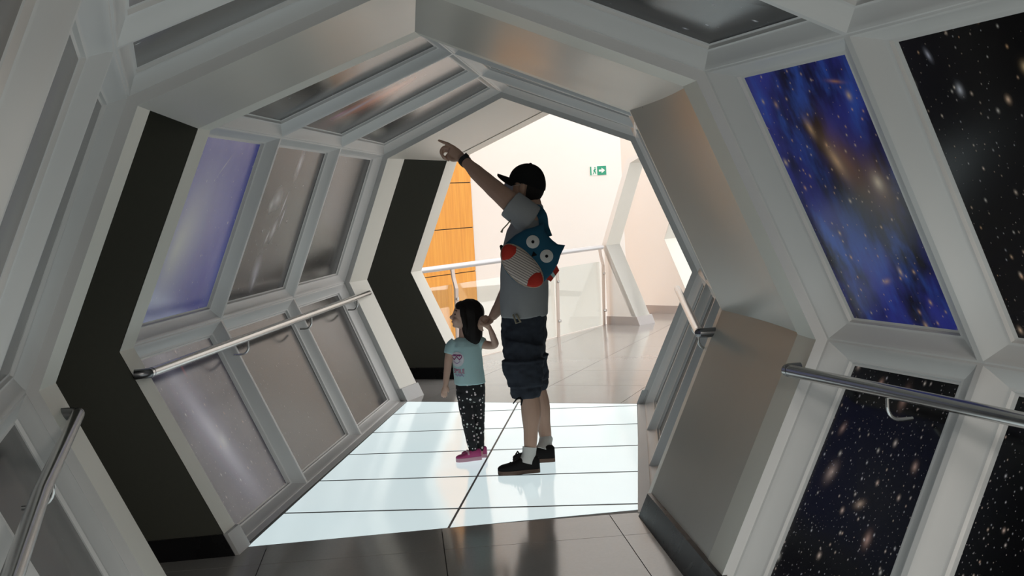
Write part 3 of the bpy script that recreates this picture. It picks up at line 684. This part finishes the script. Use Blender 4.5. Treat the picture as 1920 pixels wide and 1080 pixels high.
limb(sk, [hp(848, 290, .024), hp(839, 291, .032), hp(836, 297, .036), hp(841, 301, .036)], [.0095, .0082, .0075, .0065], 10, 4)
limb(sk, [hp(860, 298, .004), hp(850, 300, -.004), hp(843, 297, -.006), hp(839, 290, -.004)], [.014, .0115, .010, .008], 10, 4)
# holding hand: palm over the girl's hand, four fingers round it, thumb across
YK = .21
def kp(x, y, d=0.): return mp(x, y, YK+d)
loft(sk, [(kp(926, 591), UPI*.024+X_*.014, Y_*.022), (kp(920, 597), UPI*.026+X_*.020, Y_*.020), (kp(912, 600, .004), UPI*.026+X_*.016, Y_*.018), (kp(907, 601, .006), UPI*.022+X_*.010, Y_*.014)], 18)
for (x0, y0, d) in ((911, 594, -.016), (909, 598, -.004), (908, 603, .008), (909, 607, .020)):
    limb(sk, [kp(x0, y0, d), kp(x0-8, y0+2, d-.012), kp(x0-10, y0+8, d-.022), kp(x0-4, y0+12, d-.026)], [.0115, .0098, .009, .0076], 10, 4)
limb(sk, [kp(921, 602, -.018), kp(915, 607, -.034), kp(909, 609, -.042), kp(903, 609, -.044)], [.014, .0115, .010, .0082], 10, 4)
man = fuse(sk, 'person', M['skin_m'], None, .0042, 2)
tag(man, 'man in grey t-shirt and black cap pointing up while holding the girl\'s hand', 'person')
# t-shirt
sh = MB()
loft(sh, [(mp(983, 592), X_*.134, Y_*.175), (mp(982.5, 575), X_*.136, Y_*.178), (mp(983, 540), X_*.137, Y_*.178), (mp(983, 500), X_*.134, Y_*.182), (mp(985, 460), X_*.128, Y_*.19), (mp(988, 430), X_*.115, Y_*.195), (mp(992, 408), X_*.092, Y_*.185), (mp(996, 393), X_*.066, Y_*.12), (mp(997, 385), X_*.058, Y_*.075)], 36)
p, r = spline([mp(994, 412, -.15), mp(977, 398, -.16), mp(957, 382, -.148)], [.088, .084, .080], 6); sh.tube(p, r, 20)
p, r = spline([mp(996, 410, .16), mp(988, 440, .20), mp(978, 475, .21)], [.08, .075, .068], 6); sh.tube(p, r, 20)
_wr = wrinkle(.006, 9., 2., .6)
fuse(sh, 'tshirt', M['tee'], man, .0065, 4, _wr)
# cargo shorts
so = MB()
loft(so, [(mp(983, 583), X_*.126, Y_*.165), (mp(983, 600), X_*.128, Y_*.17), (mp(982, 630), X_*.128, Y_*.175), (mp(982, 655), X_*.120, Y_*.175), (mp(984, 668), X_*.10, Y_*.155)], 30)
p, r = spline([mp(984, 640, -.085), mp(980, 672, -.09), mp(983, 705, -.105), mp(985, 728, -.115), mp(986, 746, -.118)], [.112, .108, .098, .090, .079], 6); so.tube(p, r, 22)
p, r = spline([mp(988, 640, .085), mp(990, 672, .11), mp(998, 700, .135), mp(1002, 716, .145), mp(1003, 728, .15)], [.11, .103, .088, .080, .070], 6); so.tube(p, r, 22)
zf, zt, zb = mp(980, 676, -.2).z, mp(980, 682, -.2).z, mp(980, 728, -.2).z
_ws = wrinkle(.010, 13., 5., 1.4)
def shorts_disp(co, n):
    d = _ws(co, n)
    if n.y < -.15 and zb < co.z < zf: d += .012 if co.z < zt else .017
    return d
shorts = fuse(so, 'cargo_shorts', M['shorts'], man, .0065, 3, shorts_disp)
m = MB(); m.tube([mp(962, 590, -.165), mp(968, 606, -.185), mp(976, 604, -.187), mp(968, 589, -.172)], .0055, 8); m.build('belt_strap', M['strap_tan'], shorts, smooth=True)
m = MB(); m.tube([mp(974, 745, -.205), mp(968, 749, -.208), mp(962, 757, -.21)], [.005, .005, .003], 8); m.tube([mp(974, 745, -.205), mp(979, 750, -.208), mp(977, 760, -.21)], [.006, .006, .004], 8); m.build('drawstring', M['black_cloth'], shorts, smooth=True)
# cap
cp = MB(); n = 18; vs_, fs_ = [], []
for i in range(n+1):
    ph = (math.pi/2+.14)*i/n
    for k in range(2*n):
        th = math.pi*k/n; vs_.append(hd(-.010+.107*math.sin(ph)*math.cos(th), .088*math.sin(ph)*math.sin(th), .020+.100*math.cos(ph)-(.022*max(0, -math.cos(th))*math.sin(ph)**4)))
fs_ = [(i*2*n+k, i*2*n+(k+1) % (2*n), (i+1)*2*n+(k+1) % (2*n), (i+1)*2*n+k) for i in range(n) for k in range(2*n)]
cp.add(vs_, fs_); cap = cp.build('cap', M['black_cloth'], man, smooth=True)
bmx = bmesh.new(); bmx.from_mesh(cap.data); bmesh.ops.remove_doubles(bmx, verts=bmx.verts, dist=1e-5); bmx.to_mesh(cap.data); bmx.free()
br = MB(); vs_, fs_ = [], []; nb = 16
for j in range(2):
    for i in range(6):
        for k in range(nb+1):
            th = -1.15+2.3*k/nb; rr = i/5
            f = -.010+.100*math.cos(th)+rr*.078*max(0., math.cos(th*1.2))**.6; l = .092*math.sin(th)*(1-.08*rr)
            vs_.append(hd(f, l, .022-.052*(math.sin(th))**2*(.35+.65*rr)+.012*rr-j*.010))
w = nb+1
for i in range(5):
    for k in range(nb): fs_ += [(i*w+k, i*w+k+1, (i+1)*w+k+1, (i+1)*w+k), (6*w+i*w+k, 6*w+(i+1)*w+k, 6*w+(i+1)*w+k+1, 6*w+i*w+k+1)]
for k in range(nb): fs_.append((5*w+k, 5*w+k+1, 11*w+k+1, 11*w+k))
br.add(vs_, fs_); br.build('cap_brim', M['black_cloth'], cap, smooth=True, angle=60)
m = MB(); ellip(m, hd(-.010, 0, .120), hf*.008, hl*.008, hu*.005, 6); m.build('cap_button', M['black_cloth'], cap, smooth=True)
# hair at the back of the head
m = MB(); vs_, fs_ = [], []; n = 20
for i in range(n+1):
    ph = math.pi*i/n
    for k in range(2*n):
        th = math.pi*k/n; vs_.append(hd(-.014+.098*math.sin(ph)*math.cos(th), .081*math.sin(ph)*math.sin(th), -.012+.098*math.cos(ph)))
keep = []
for i in range(n):
    for k in range(2*n):
        q = (i*2*n+k, i*2*n+(k+1) % (2*n), (i+1)*2*n+(k+1) % (2*n), (i+1)*2*n+k); c = sum((vs_[j] for j in q), Vector())/4-HC
        f_, u_ = c.dot(hf), c.dot(hu)
        if f_ < -.028 or (f_ < .022 and u_ > -.002): keep.append(q)
m.add(vs_, keep); m.build('hair', M['hair'], man, smooth=True)
# face mask and ear loops
m = MB(); vs_, fs_ = [], []; nc, nr = 14, 8
for i in range(nr+1):
    u_ = -.100+.098*i/nr
    for k in range(nc+1):
        th = -1.25+2.5*k/nc; bulge = .012*math.cos(th)*math.sin(math.pi*i/nr)+ (.012*math.cos(th*2) if abs(th) < .78 and i > 4 else 0)
        vs_.append(hd(.026+(.076+bulge)*math.cos(th), (.066+.004)*math.sin(th), u_))
fs_ = [(i*(nc+1)+k, i*(nc+1)+k+1, (i+1)*(nc+1)+k+1, (i+1)*(nc+1)+k) for i in range(nr) for k in range(nc)]
m.add(vs_, fs_); mk = m.build('face_mask', M['mask'], man, smooth=True)
for s in (-1, 1):
    m = MB(); m.tube([hd(.045, s*.067, -.012), hd(.02, s*.076, -.006), hd(-.012, s*.084, .006)], .0018, 6); m.build('ear_loop', M['sock'], mk); m = MB(); m.tube([hd(.045, s*.067, -.085), hd(.015, s*.072, -.072), hd(-.012, s*.082, -.045)], .0018, 6); m.build('ear_loop', M['sock'], mk)
    m = MB(); ellip(m, hd(.078, s*.030, .006), hf*.008, hl*.013, hu*.006, 6); m.build('eye', M['eye'], man, smooth=True)
# watch
wa = (mp(868, 298, .02)-mp(878, 308, -.01)).normalized(); wc = mp(871.5, 302, .01)
m = MB(); m.tube([wc-wa*.014, wc+wa*.014], .0345, 24); wt = m.build('wrist_watch', M['watch'], man, smooth=True, angle=40)
m = MB(); m.box(wc+UPI*.032+X_*.012, (.034, .036, .014), (wa, Y_, wa.cross(Y_))); m.build('watch_case', M['watch'], wt)
# socks and shoes
def shoe(parent, heel, toe, wid, mat, sole_mat, name, hgt=.075, ankle_s=.26):
    d = toe-heel; L = d.length; d.normalize(); s_ = Vector((-d.y, d.x, 0))
    prof = [(0.0, .55, .80), (.05, .72, .98), (.16, .80, 1.0), (.30, .80, 1.0), (.42, .84, .92), (.55, .93, .70), (.68, 1.0, .56), (.80, .98, .48), (.90, .84, .42), (.97, .55, .32), (1.0, .25, .22)]
    so_ = MB(); outline = [heel+d*L*t+s_*wid*w_*1.06 for t, w_, _ in prof]+[heel+d*L*t-s_*wid*w_*1.06 for t, w_, _ in reversed(prof)]
    so_.prism([Vector((p.x, p.y, .001)) for p in outline], (0, 0, .022)); 
    up = MB(); rings = []
    n_ = 16; vs_, fs_ = [], []
    for t, w_, h_ in prof:
        c = heel+d*L*t
        for k in range(n_+1):
            an = math.pi*k/n_; sq = abs(math.cos(an))**.8*(1 if math.cos(an) > 0 else -1)
            vs_.append(Vector((c.x, c.y, 0))+s_*wid*w_*sq+Z_*(.020+(hgt*h_)*math.sin(an)**.75))
    fs_ = [(i*(n_+1)+k, i*(n_+1)+k+1, (i+1)*(n_+1)+k+1, (i+1)*(n_+1)+k) for i in range(len(prof)-1) for k in range(n_)]
    fs_ += [tuple(range(n_+1)), tuple((len(prof)-1)*(n_+1)+k for k in range(n_, -1, -1))]
    up.add(vs_, fs_); u = up.build(name, mat, parent, smooth=True, angle=60)
    so_.build('sole', sole_mat, u)
    return u, d, s_, L
f1h, f1t = on_floor(1012, 884), on_floor(934, 890); f2h, f2t = on_floor(1041, 864), on_floor(962, 868)
for (h_, t_, ank, dy, nm) in ((f1h, f1t, (993, 838), -.125, 'near'), (f2h, f2t, (1024, 822), .20, 'far')):
    u, d, s_, L = shoe(man, h_, t_, .047, M['shoe'], M['gum'], 'shoe')
    m = MB()
    for i in range(4):
        c = h_+d*L*(.46+.075*i)+Z_*(.098-.0135*i); m.tube([c-s_*.026, c+Z_*.006, c+s_*.026], .0042, 8)
    c = h_+d*L*.45+Z_*.104; m.tube([c, c+s_*.03+Z_*.012+d*.01, c+s_*.042-Z_*.006+d*.02], .004, 8); m.tube([c, c-s_*.03+Z_*.012+d*.01, c-s_*.042-Z_*.006+d*.02], .004, 8)
    m.build('laces', M['black_cloth'], u, smooth=True)
    m = MB(); top = mp(ank[0], ank[1], dy); bot = h_+d*L*.30+Z_*.055
    p, r = spline([top, (top+bot)/2+Z_*.005-d*.004, bot], [.0400, .0385, .044], 6); m.tube(p, r, 22); m.build('sock', M['sock'], man, smooth=True, angle=60)

# ------------------------------------------------------------------ owl backpack hanging at his side
YB = -.265
bc = mp(996, 481, YB); bs = (YM+YB)/F_PX
bE = (_rt*.69-_up*.72).normalized(); bU = (_rt*.72+_up*.69).normalized(); bN = -Y_
def bp_(e, u, d=0.): return bc+bE*e*bs+bU*u*bs+bN*d
out = [(-51, -18), (-50, 6), (-44, 28), (-36, 42), (-29, 61), (-18, 52), (-6, 50), (6, 50), (18, 52), (29, 61), (36, 42), (44, 28), (50, 6), (51, -18), (44, -38), (28, -50), (8, -55), (-8, -55), (-28, -50), (-44, -38)]
bag = empty('backpack', Vector((bc.x, bc.y, bc.z))); tag(bag, 'blue owl shaped child\'s backpack hanging on the man\'s back', 'backpack')
M['blue_bag'] = fabric('teal_blue_canvas', (.022, .105, .175), var=.15); M['red_felt'] = fabric('red_felt', (.55, .045, .03)); M['bag_trim'] = fabric('beige_piping', (.50, .40, .32))
k = NT('striped_canvas'); co = k.coord(); dv = k.vmath('DOT_PRODUCT', co, tuple(bU*.8+bE*-.25)); sn = k.math('SINE', k.math('MULTIPLY', dv, 2*math.pi/.0105)); f_ = k.math('GREATER_THAN', sn, .35)
k.set(k.b.inputs['Base Color'], k.mix(f_, rgb(.62, .55, .49), rgb(.26, .22, .21))); k.b.inputs['Roughness'].default_value = .9; M['stripe'] = k.m
def puffy(name, pts, levels, mat, parent, cen=(0, 0), smooth=True):
    m = MB(); n_ = len(pts); vs_ = []
    for sc_, d in levels: vs_ += [bp_(cen[0]+(e-cen[0])*sc_, cen[1]+(u-cen[1])*sc_, d) for e, u in pts]
    fs_ = [(i*n_+k, i*n_+(k+1) % n_, (i+1)*n_+(k+1) % n_, (i+1)*n_+k) for i in range(len(levels)-1) for k in range(n_)]
    fs_ += [tuple(range(n_-1, -1, -1)), tuple(range((len(levels)-1)*n_, len(levels)*n_))]
    m.add(vs_, fs_); return m.build(name, mat, parent, smooth=smooth, angle=50)
def ell(ce, cu, ra, rb, ang=0., n_=28): return [(ce+ra*math.cos(t)*math.cos(ang)-rb*math.sin(t)*math.sin(ang), cu+ra*math.cos(t)*math.sin(ang)+rb*math.sin(t)*math.cos(ang)) for t in [2*math.pi*i/n_ for i in range(n_)]]
puffy('bag_body', out, [(.90, -.055), (.98, -.04), (1.0, -.01), (.985, .02), (.92, .035), (.75, .045), (.4, .05), (.1, .051)], M['blue_bag'], bag)
belly = [(50*math.cos(t), -22+ (30*math.sin(t) if math.sin(t) < 0 else 22*math.sin(t))) for t in [2*math.pi*i/32 for i in range(32)]]
pk = puffy('front_pocket', belly, [(1.0, .02), (1.0, .045), (.96, .056), (.8, .066), (.5, .072), (.1, .073)], M['stripe'], bag, (0, -22))
m = MB(); m.tube([bp_(e, u, .048) for e, u in belly]+[bp_(*belly[0], .048)], .0035, 8, caps=False); m.build('pocket_piping', M['bag_trim'], pk, smooth=True)
for s in (-1, 1):
    wing = [(s*50*math.cos(t), -22+(28*math.sin(t) if math.sin(t) < 0 else 20*math.sin(t))) for t in [-.85+1.7*i/12 for i in range(13)]]
    wing += [(s*(25-4*(1-(2*i/8-1)**2)+ (4-8*i/8)*0), (13*(1-2*i/8))-24) for i in range(1, 8)]
    puffy('felt_wing', wing, [(1.0, .050), (.99, .060), (.9, .068), (.6, .075), (.1, .077)], M['red_felt'], pk, (s*36, -22))
    ey = puffy('eye_patch', ell(s*18.5, 21.5, 12.3, 12.3), [(1.0, .040), (1.0, .053), (.9, .055), (.1, .056)], M['sock'], bag, (s*18.5, 21.5))
    puffy('pupil', ell(s*18.5, 21.5, 3.0, 3.0, n_=12), [(1.0, .055), (1.0, .058), (.1, .059)], M['black_cloth'], ey, (s*18.5, 21.5))
puffy('beak', [(-5, 10), (5, 10), (0, 0)], [(1.0, .044), (1.0, .056), (.5, .060)], M['black_cloth'], bag, (0, 7))
tg = puffy('side_tag', [(43, 24), (56, 20), (60, -6), (48, -10)], [(1.0, -.03), (1.0, -.018)], M['red_felt'], bag, (50, 10)); puffy('tag_band', [(46, 10), (58, 8), (58.5, 2), (47, 3)], [(1.0, -.018), (1.0, -.014)], M['aqua'], tg, (52, 6))
m = MB(); pth, _ = spline([bp_(-6, 48, .0), mp(1020, 425, -.20), mp(1017, 405, -.19), mp(1006, 392, -.13), mp(990, 394, -.10)], [1]*5, 6)
ax_ = []
vs_, fs_ = [], []
for i, q in enumerate(pth):
    t = (pth[min(i+1, len(pth)-1)]-pth[max(i-1, 0)]).normalized(); sd = t.cross(Y_); sd = sd.normalized() if sd.length > .1 else X_; nn = sd.cross(t).normalized()
    vs_ += [q-sd*.026-nn*.005, q+sd*.026-nn*.005, q+sd*.026+nn*.005, q-sd*.026+nn*.005]
for i in range(len(pth)-1): fs_ += [(i*4+k, i*4+(k+1) % 4, i*4+4+(k+1) % 4, i*4+4+k) for k in range(4)]
m.add(vs_, fs_); m.build('shoulder_strap', M['blue_bag'], bag, smooth=True, angle=50)
m = MB(); m.tube([bp_(-44, -12, .0), mp(942, 470, -.17), mp(940, 462, -.10)], .010, 10); m.build('lower_strap', M['black_cloth'], bag, smooth=True)
m = MB(); m.tube([mp(957, 413, -.20), mp(951, 421, -.22), mp(943, 429, -.22), mp(940, 436, -.22)], [.0035, .0035, .0035, .007], 8); m.build('dangling_cord', M['strap_tan'], bag, smooth=True)

# ------------------------------------------------------------------ the girl
YG = 6.92
def gp(x, y, dy=0.): return at(x, y, YG+dy)
gk = MB()
loft(gk, [(gp(883, 735), X_*.075, Y_*.065), (gp(880, 700), X_*.072, Y_*.065), (gp(876, 665), X_*.075, Y_*.068), (gp(873, 642), X_*.07, Y_*.06), (gp(871, 632), X_*.035, Y_*.035)], 20)
limb(gk, [gp(871, 640), gp(870, 625), gp(872, 608)], [.034, .030, .034], 12)
limb(gk, [gp(871, 730, -.02), gp(877, 785, -.03), gp(882, 815, -.03), gp(889, 850, -.04)], [.04, .03, .027, .02])
limb(gk, [gp(895, 730, .02), gp(897, 785, .03), gp(899, 815, .03), gp(901, 850, .02)], [.04, .03, .027, .02])
limb(gk, [gp(848, 647, -.01), gp(842, 668, -.02), gp(839, 692, -.03), gp(837, 708, -.04), gp(836, 721, -.05)], [.028, .025, .0215, .019, .0145])
limb(gk, [gp(898, 643, .0), gp(914, 647, -.01), gp(928, 646, -.03), gp(925, 633, -.05), gp(920, 619, -.07)], [.028, .026, .0225, .0195, .015])
# hanging hand
loft(gk, [(gp(836, 720, -.05), X_*.014, Y_*.011), (gp(835, 727, -.052), X_*.020, Y_*.011), (gp(834, 733, -.054), X_*.021, Y_*.010), (gp(833.5, 736, -.054), X_*.017, Y_*.008)], 14)
for (x0, x1, ln, d) in ((829, 827.5, 10, -.004), (832, 830.5, 12, 0), (835, 834, 12, .002), (838, 837, 9.5, .004)):
    limb(gk, [gp(x0, 733, -.054+d), gp((x0+x1)/2, 733+ln*.5, -.058+d), gp(x1+.8, 733+ln, -.056+d)], [.0058, .0052, .0042], 8, 4)
limb(gk, [gp(838, 724, -.056), gp(841, 729, -.066), gp(841, 735, -.068)], [.0065, .0056, .0045], 8, 4)
# raised hand inside the man's hand
loft(gk, [(gp(920, 619, -.07), X_*.014, Y_*.011), (gp(916, 613, -.075), X_*.016+UPI*.006, Y_*.013), (gp(912, 608, -.08), X_*.014+UPI*.010, Y_*.013)], 14)
for i, (x0, y0) in enumerate(((914, 605), (912, 607), (911, 610), (911, 613))):
    limb(gk, [gp(x0, y0, -.082+.004*i), gp(x0-6, y0-2, -.092+.006*i), gp(x0-9, y0+1, -.098+.006*i)], [.0062, .0056, .0046], 8, 4)
limb(gk, [gp(917, 611, -.082), gp(914, 604, -.096), gp(910, 601, -.10)], [.0068, .0058, .0046], 8, 4)
# head in profile, chin a little up
GY, GP_ = math.radians(-6), math.radians(8)
gf = Vector((-math.cos(GY)*math.cos(GP_), math.sin(GY)*math.cos(GP_), math.sin(GP_))); gl = Vector((-math.sin(GY), -math.cos(GY), 0)).normalized(); gu = gf.cross(gl); gu = -gu if gu.z < 0 else gu
GC = gp(874, 592)
def gh(f, l, u): return GC+gf*f+gl*l+gu*u
ellip(gk, gh(-.006, 0, .010), gf*.084, gl*.070, gu*.082); ellip(gk, gh(.030, 0, -.032), gf*.050, gl*.052, gu*.046)
ellip(gk, gh(.058, 0, -.062), gf*.018, gl*.020, gu*.014); ellip(gk, gh(.083, 0, -.016), gf*.014, gl*.0095, gu*.013, 10); ellip(gk, gh(.074, 0, -.004), gf*.010, gl*.008, gu*.018, 10)
ellip(gk, gh(.070, 0, -.038), gf*.012, gl*.018, gu*.006, 10); ellip(gk, gh(.068, 0, -.047), gf*.012, gl*.016, gu*.006, 10); ellip(gk, gh(.052, .026, -.030), gf*.026, gl*.022, gu*.022, 10)
for s in (-1, 1): ellip(gk, gh(-.006, s*.070, -.012), gf*.014, gl*.007, gu*.022, 9)
girl = fuse(gk, 'person', M['skin_g'], None, .0034, 2)
tag(girl, 'small girl in aqua smiley t-shirt and dotted leggings looking left', 'person')
for s in (-1, 1):
    m = MB(); ellip(m, gh(.066, s*.028, .006), gf*.006, gl*.010, gu*.006, 6); m.build('eye', M['eye'], girl, smooth=True)
    m = MB(); m.tube([gh(.070, s*.014, .026), gh(.068, s*.030, .030), gh(.058, s*.042, .026)], .0022, 6); m.build('eyebrow', M['hair'], girl, smooth=True)
m = MB(); ellip(m, gh(.0805, 0, -.0425), gf*.003, gl*.013, gu*.004, 6); m.build('mouth', M['lip'], girl, smooth=True)
hm = MB()
ellip(hm, gh(-.020, 0, .020), gf*.086, gl*.082, gu*.084); ellip(hm, gh(.018, 0, .052), gf*.052, gl*.066, gu*.036)
loft(hm, [(gh(-.030, 0, .02), gf*.070, gl*.082), (gh(-.036, 0, -.04), gf*.066, gl*.084), (gh(-.044, 0, -.095), gf*.062, gl*.080), (gh(-.050, 0, -.145), gf*.052, gl*.070), (gh(-.052, 0, -.175), gf*.034, gl*.05)], 24)
limb(hm, [gh(.026, .066, .04), gh(.016, .074, -.01), gh(.004, .074, -.06), gh(.000, .066, -.10)], [.018, .016, .014, .008], 10); limb(hm, [gh(.026, -.066, .04), gh(.016, -.074, -.01), gh(.004, -.074, -.06), gh(.0, -.066, -.10)], [.018, .016, .014, .008], 10)
fuse(hm, 'hair', M['hair'], girl, .005, 2, wrinkle(.004, 40, 1., .12))
gs = MB()
loft(gs, [(gp(882, 719), X_*.094, Y_*.082), (gp(881, 714), X_*.093, Y_*.081), (gp(878, 690), X_*.089, Y_*.079), (gp(875, 665), X_*.090, Y_*.080), (gp(874, 648), X_*.092, Y_*.076), (gp(873, 638), X_*.075, Y_*.062), (gp(872, 632), X_*.045, Y_*.042)], 30)
p, r = spline([gp(855, 644, -.005), gp(847, 651, -.01), gp(843, 664, -.015)], [.042, .040, .036], 5); gs.tube(p, r, 18)
p, r = spline([gp(892, 641, .0), gp(901, 643, .0), gp(907, 646, -.005)], [.042, .040, .037], 5); gs.tube(p, r, 18)
tee = fuse(gs, 'tshirt', M['aqua'], girl, .005, 3, wrinkle(.003, 16., 8., .6))
gl_ = MB()
loft(gl_, [(gp(882, 712), X_*.084, Y_*.074), (gp(882, 725), X_*.088, Y_*.078), (gp(883, 742), X_*.085, Y_*.075), (gp(884, 752), X_*.07, Y_*.062)], 26)
p, r = spline([gp(871, 735, -.02), gp(874, 760, -.022), gp(877, 785, -.03), gp(882, 815, -.03), gp(888, 846, -.04)], [.050, .046, .039, .033, .027], 6); gl_.tube(p, r, 18)
p, r = spline([gp(895, 735, .02), gp(896, 760, .025), gp(897, 785, .03), gp(898, 815, .03), gp(900, 846, .02)], [.048, .044, .038, .032, .026], 6); gl_.tube(p, r, 18)
fuse(gl_, 'leggings', M['dots'], girl, .005, 3, wrinkle(.003, 22., 3., 1.))
for (h_, t_) in ((on_floor(897, 862), on_floor(871, 865)), (on_floor(908, 857), on_floor(884, 858))):
    d = (t_-h_).normalized(); t_ = h_+d*.135
    h2 = h_-d*.018
    u, d, s_, L = shoe(girl, h2, t_, .027, M['pink_shoe'], M['pale_pink'], 'shoe', hgt=.048)
    m = MB(); c = h2+d*L*.52+Z_*.060; m.tube([c-s_*.024-Z_*.02, c-s_*.012, c+s_*.012, c+s_*.024-Z_*.02], .006, 8); m.build('shoe_strap', M['pale_pink'], u, smooth=True)
# print on the t-shirt, laid onto the cloth
tb = bvh(tee); pdir = Vector((-.22, -.97, 0)).normalized(); prx = Vector((-pdir.y, pdir.x, 0)); 
if prx.x < 0: prx = -prx
PC = gp(862.5, 671)
def lay(name, pts2, faces, mat, lift, parent):
    vs_ = []
    for u_, v_ in pts2:
        o = PC+prx*u_+Z_*v_+pdir*.5; hit = tb.ray_cast(o, -pdir)
        q = hit[0] if hit[0] else o-pdir*.45
        vs_.append(q+pdir*lift)
    m = MB(); m.add(vs_, faces); return m.build(name, mat, parent)
def disc2(cx, cy, r, nr=6, na=28):
    pts = [(cx, cy)]; fs_ = []
    for i in range(1, nr+1): pts += [(cx+r*i/nr*math.cos(2*math.pi*k/na), cy+r*i/nr*math.sin(2*math.pi*k/na)) for k in range(na)]
    fs_ += [(0, 1+k, 1+(k+1) % na) for k in range(na)]
    for i in range(nr-1): fs_ += [(1+i*na+k, 1+(i+1)*na+k, 1+(i+1)*na+(k+1) % na, 1+i*na+(k+1) % na) for k in range(na)]
    return pts, fs_
def line2(path, w_):
    pts, fs_ = [], []
    for i, (x, y) in enumerate(path):
        x0, y0 = path[max(i-1, 0)]; x1, y1 = path[min(i+1, len(path)-1)]; L = math.hypot(x1-x0, y1-y0) or 1; nx, ny = -(y1-y0)/L*w_/2, (x1-x0)/L*w_/2
        pts += [(x+nx, y+ny), (x-nx, y-ny)]
    return pts, [(2*i, 2*i+1, 2*i+3, 2*i+2) for i in range(len(path)-1)]
face = lay('smiley_print', *disc2(0, 0, .0445), M['print_white'], .0022, tee)
def heart(cx, cy, s): return [(cx+s*.0625*16*math.sin(t)**3, cy+s*.0625*(13*math.cos(t)-5*math.cos(2*t)-2*math.cos(3*t)-math.cos(4*t))) for t in [2*math.pi*i/24 for i in range(25)]]
for cx in (-.020, .016): lay('heart_glasses', *line2(heart(cx, .013, .0155), .0052), M['plum'], .0036, face)
lay('glasses_bridge', *line2([(-.028, .024), (-.012, .027), (.005, .026), (.024, .027)], .005), M['plum'], .0040, face)
lay('smile_line', *line2([(-.026+.0455*i/12, -.010-.014*math.sin(math.pi*i/12)) for i in range(13)], .0035), M['print_line'], .0036, face)
def text2(body, w_, cx, cy):
    cu = bpy.data.curves.new('txt', 'FONT'); cu.body = body; cu.align_x = 'CENTER'; cu.resolution_u = 3
    to = bpy.data.objects.new('txt', cu); COL.objects.link(to); dg = bpy.context.evaluated_depsgraph_get(); me = bpy.data.meshes.new_from_object(to.evaluated_get(dg))
    bpy.data.objects.remove(to); xs = [v.co.x for v in me.vertices]; s = w_/(max(xs)-min(xs))
    r_ = [((v.co.x)*s+cx, v.co.y*s+cy) for v in me.vertices], [tuple(p.vertices) for p in me.polygons]; bpy.data.meshes.remove(me); return r_
t2 = text2('SMILE', .074, .006, -.082); t2 = ([(x, -.082+(y+.082)*1.25) for x, y in t2[0]], t2[1])
lay('lettering', *t2, M['pink'], .0026, tee)
lay('lettering', *line2([(-.020+.056*i/40, -.094+.006*math.sin(i*1.1)+.003*math.sin(i*.45)) for i in range(41)], .0022), M['print_line'], .0026, tee)
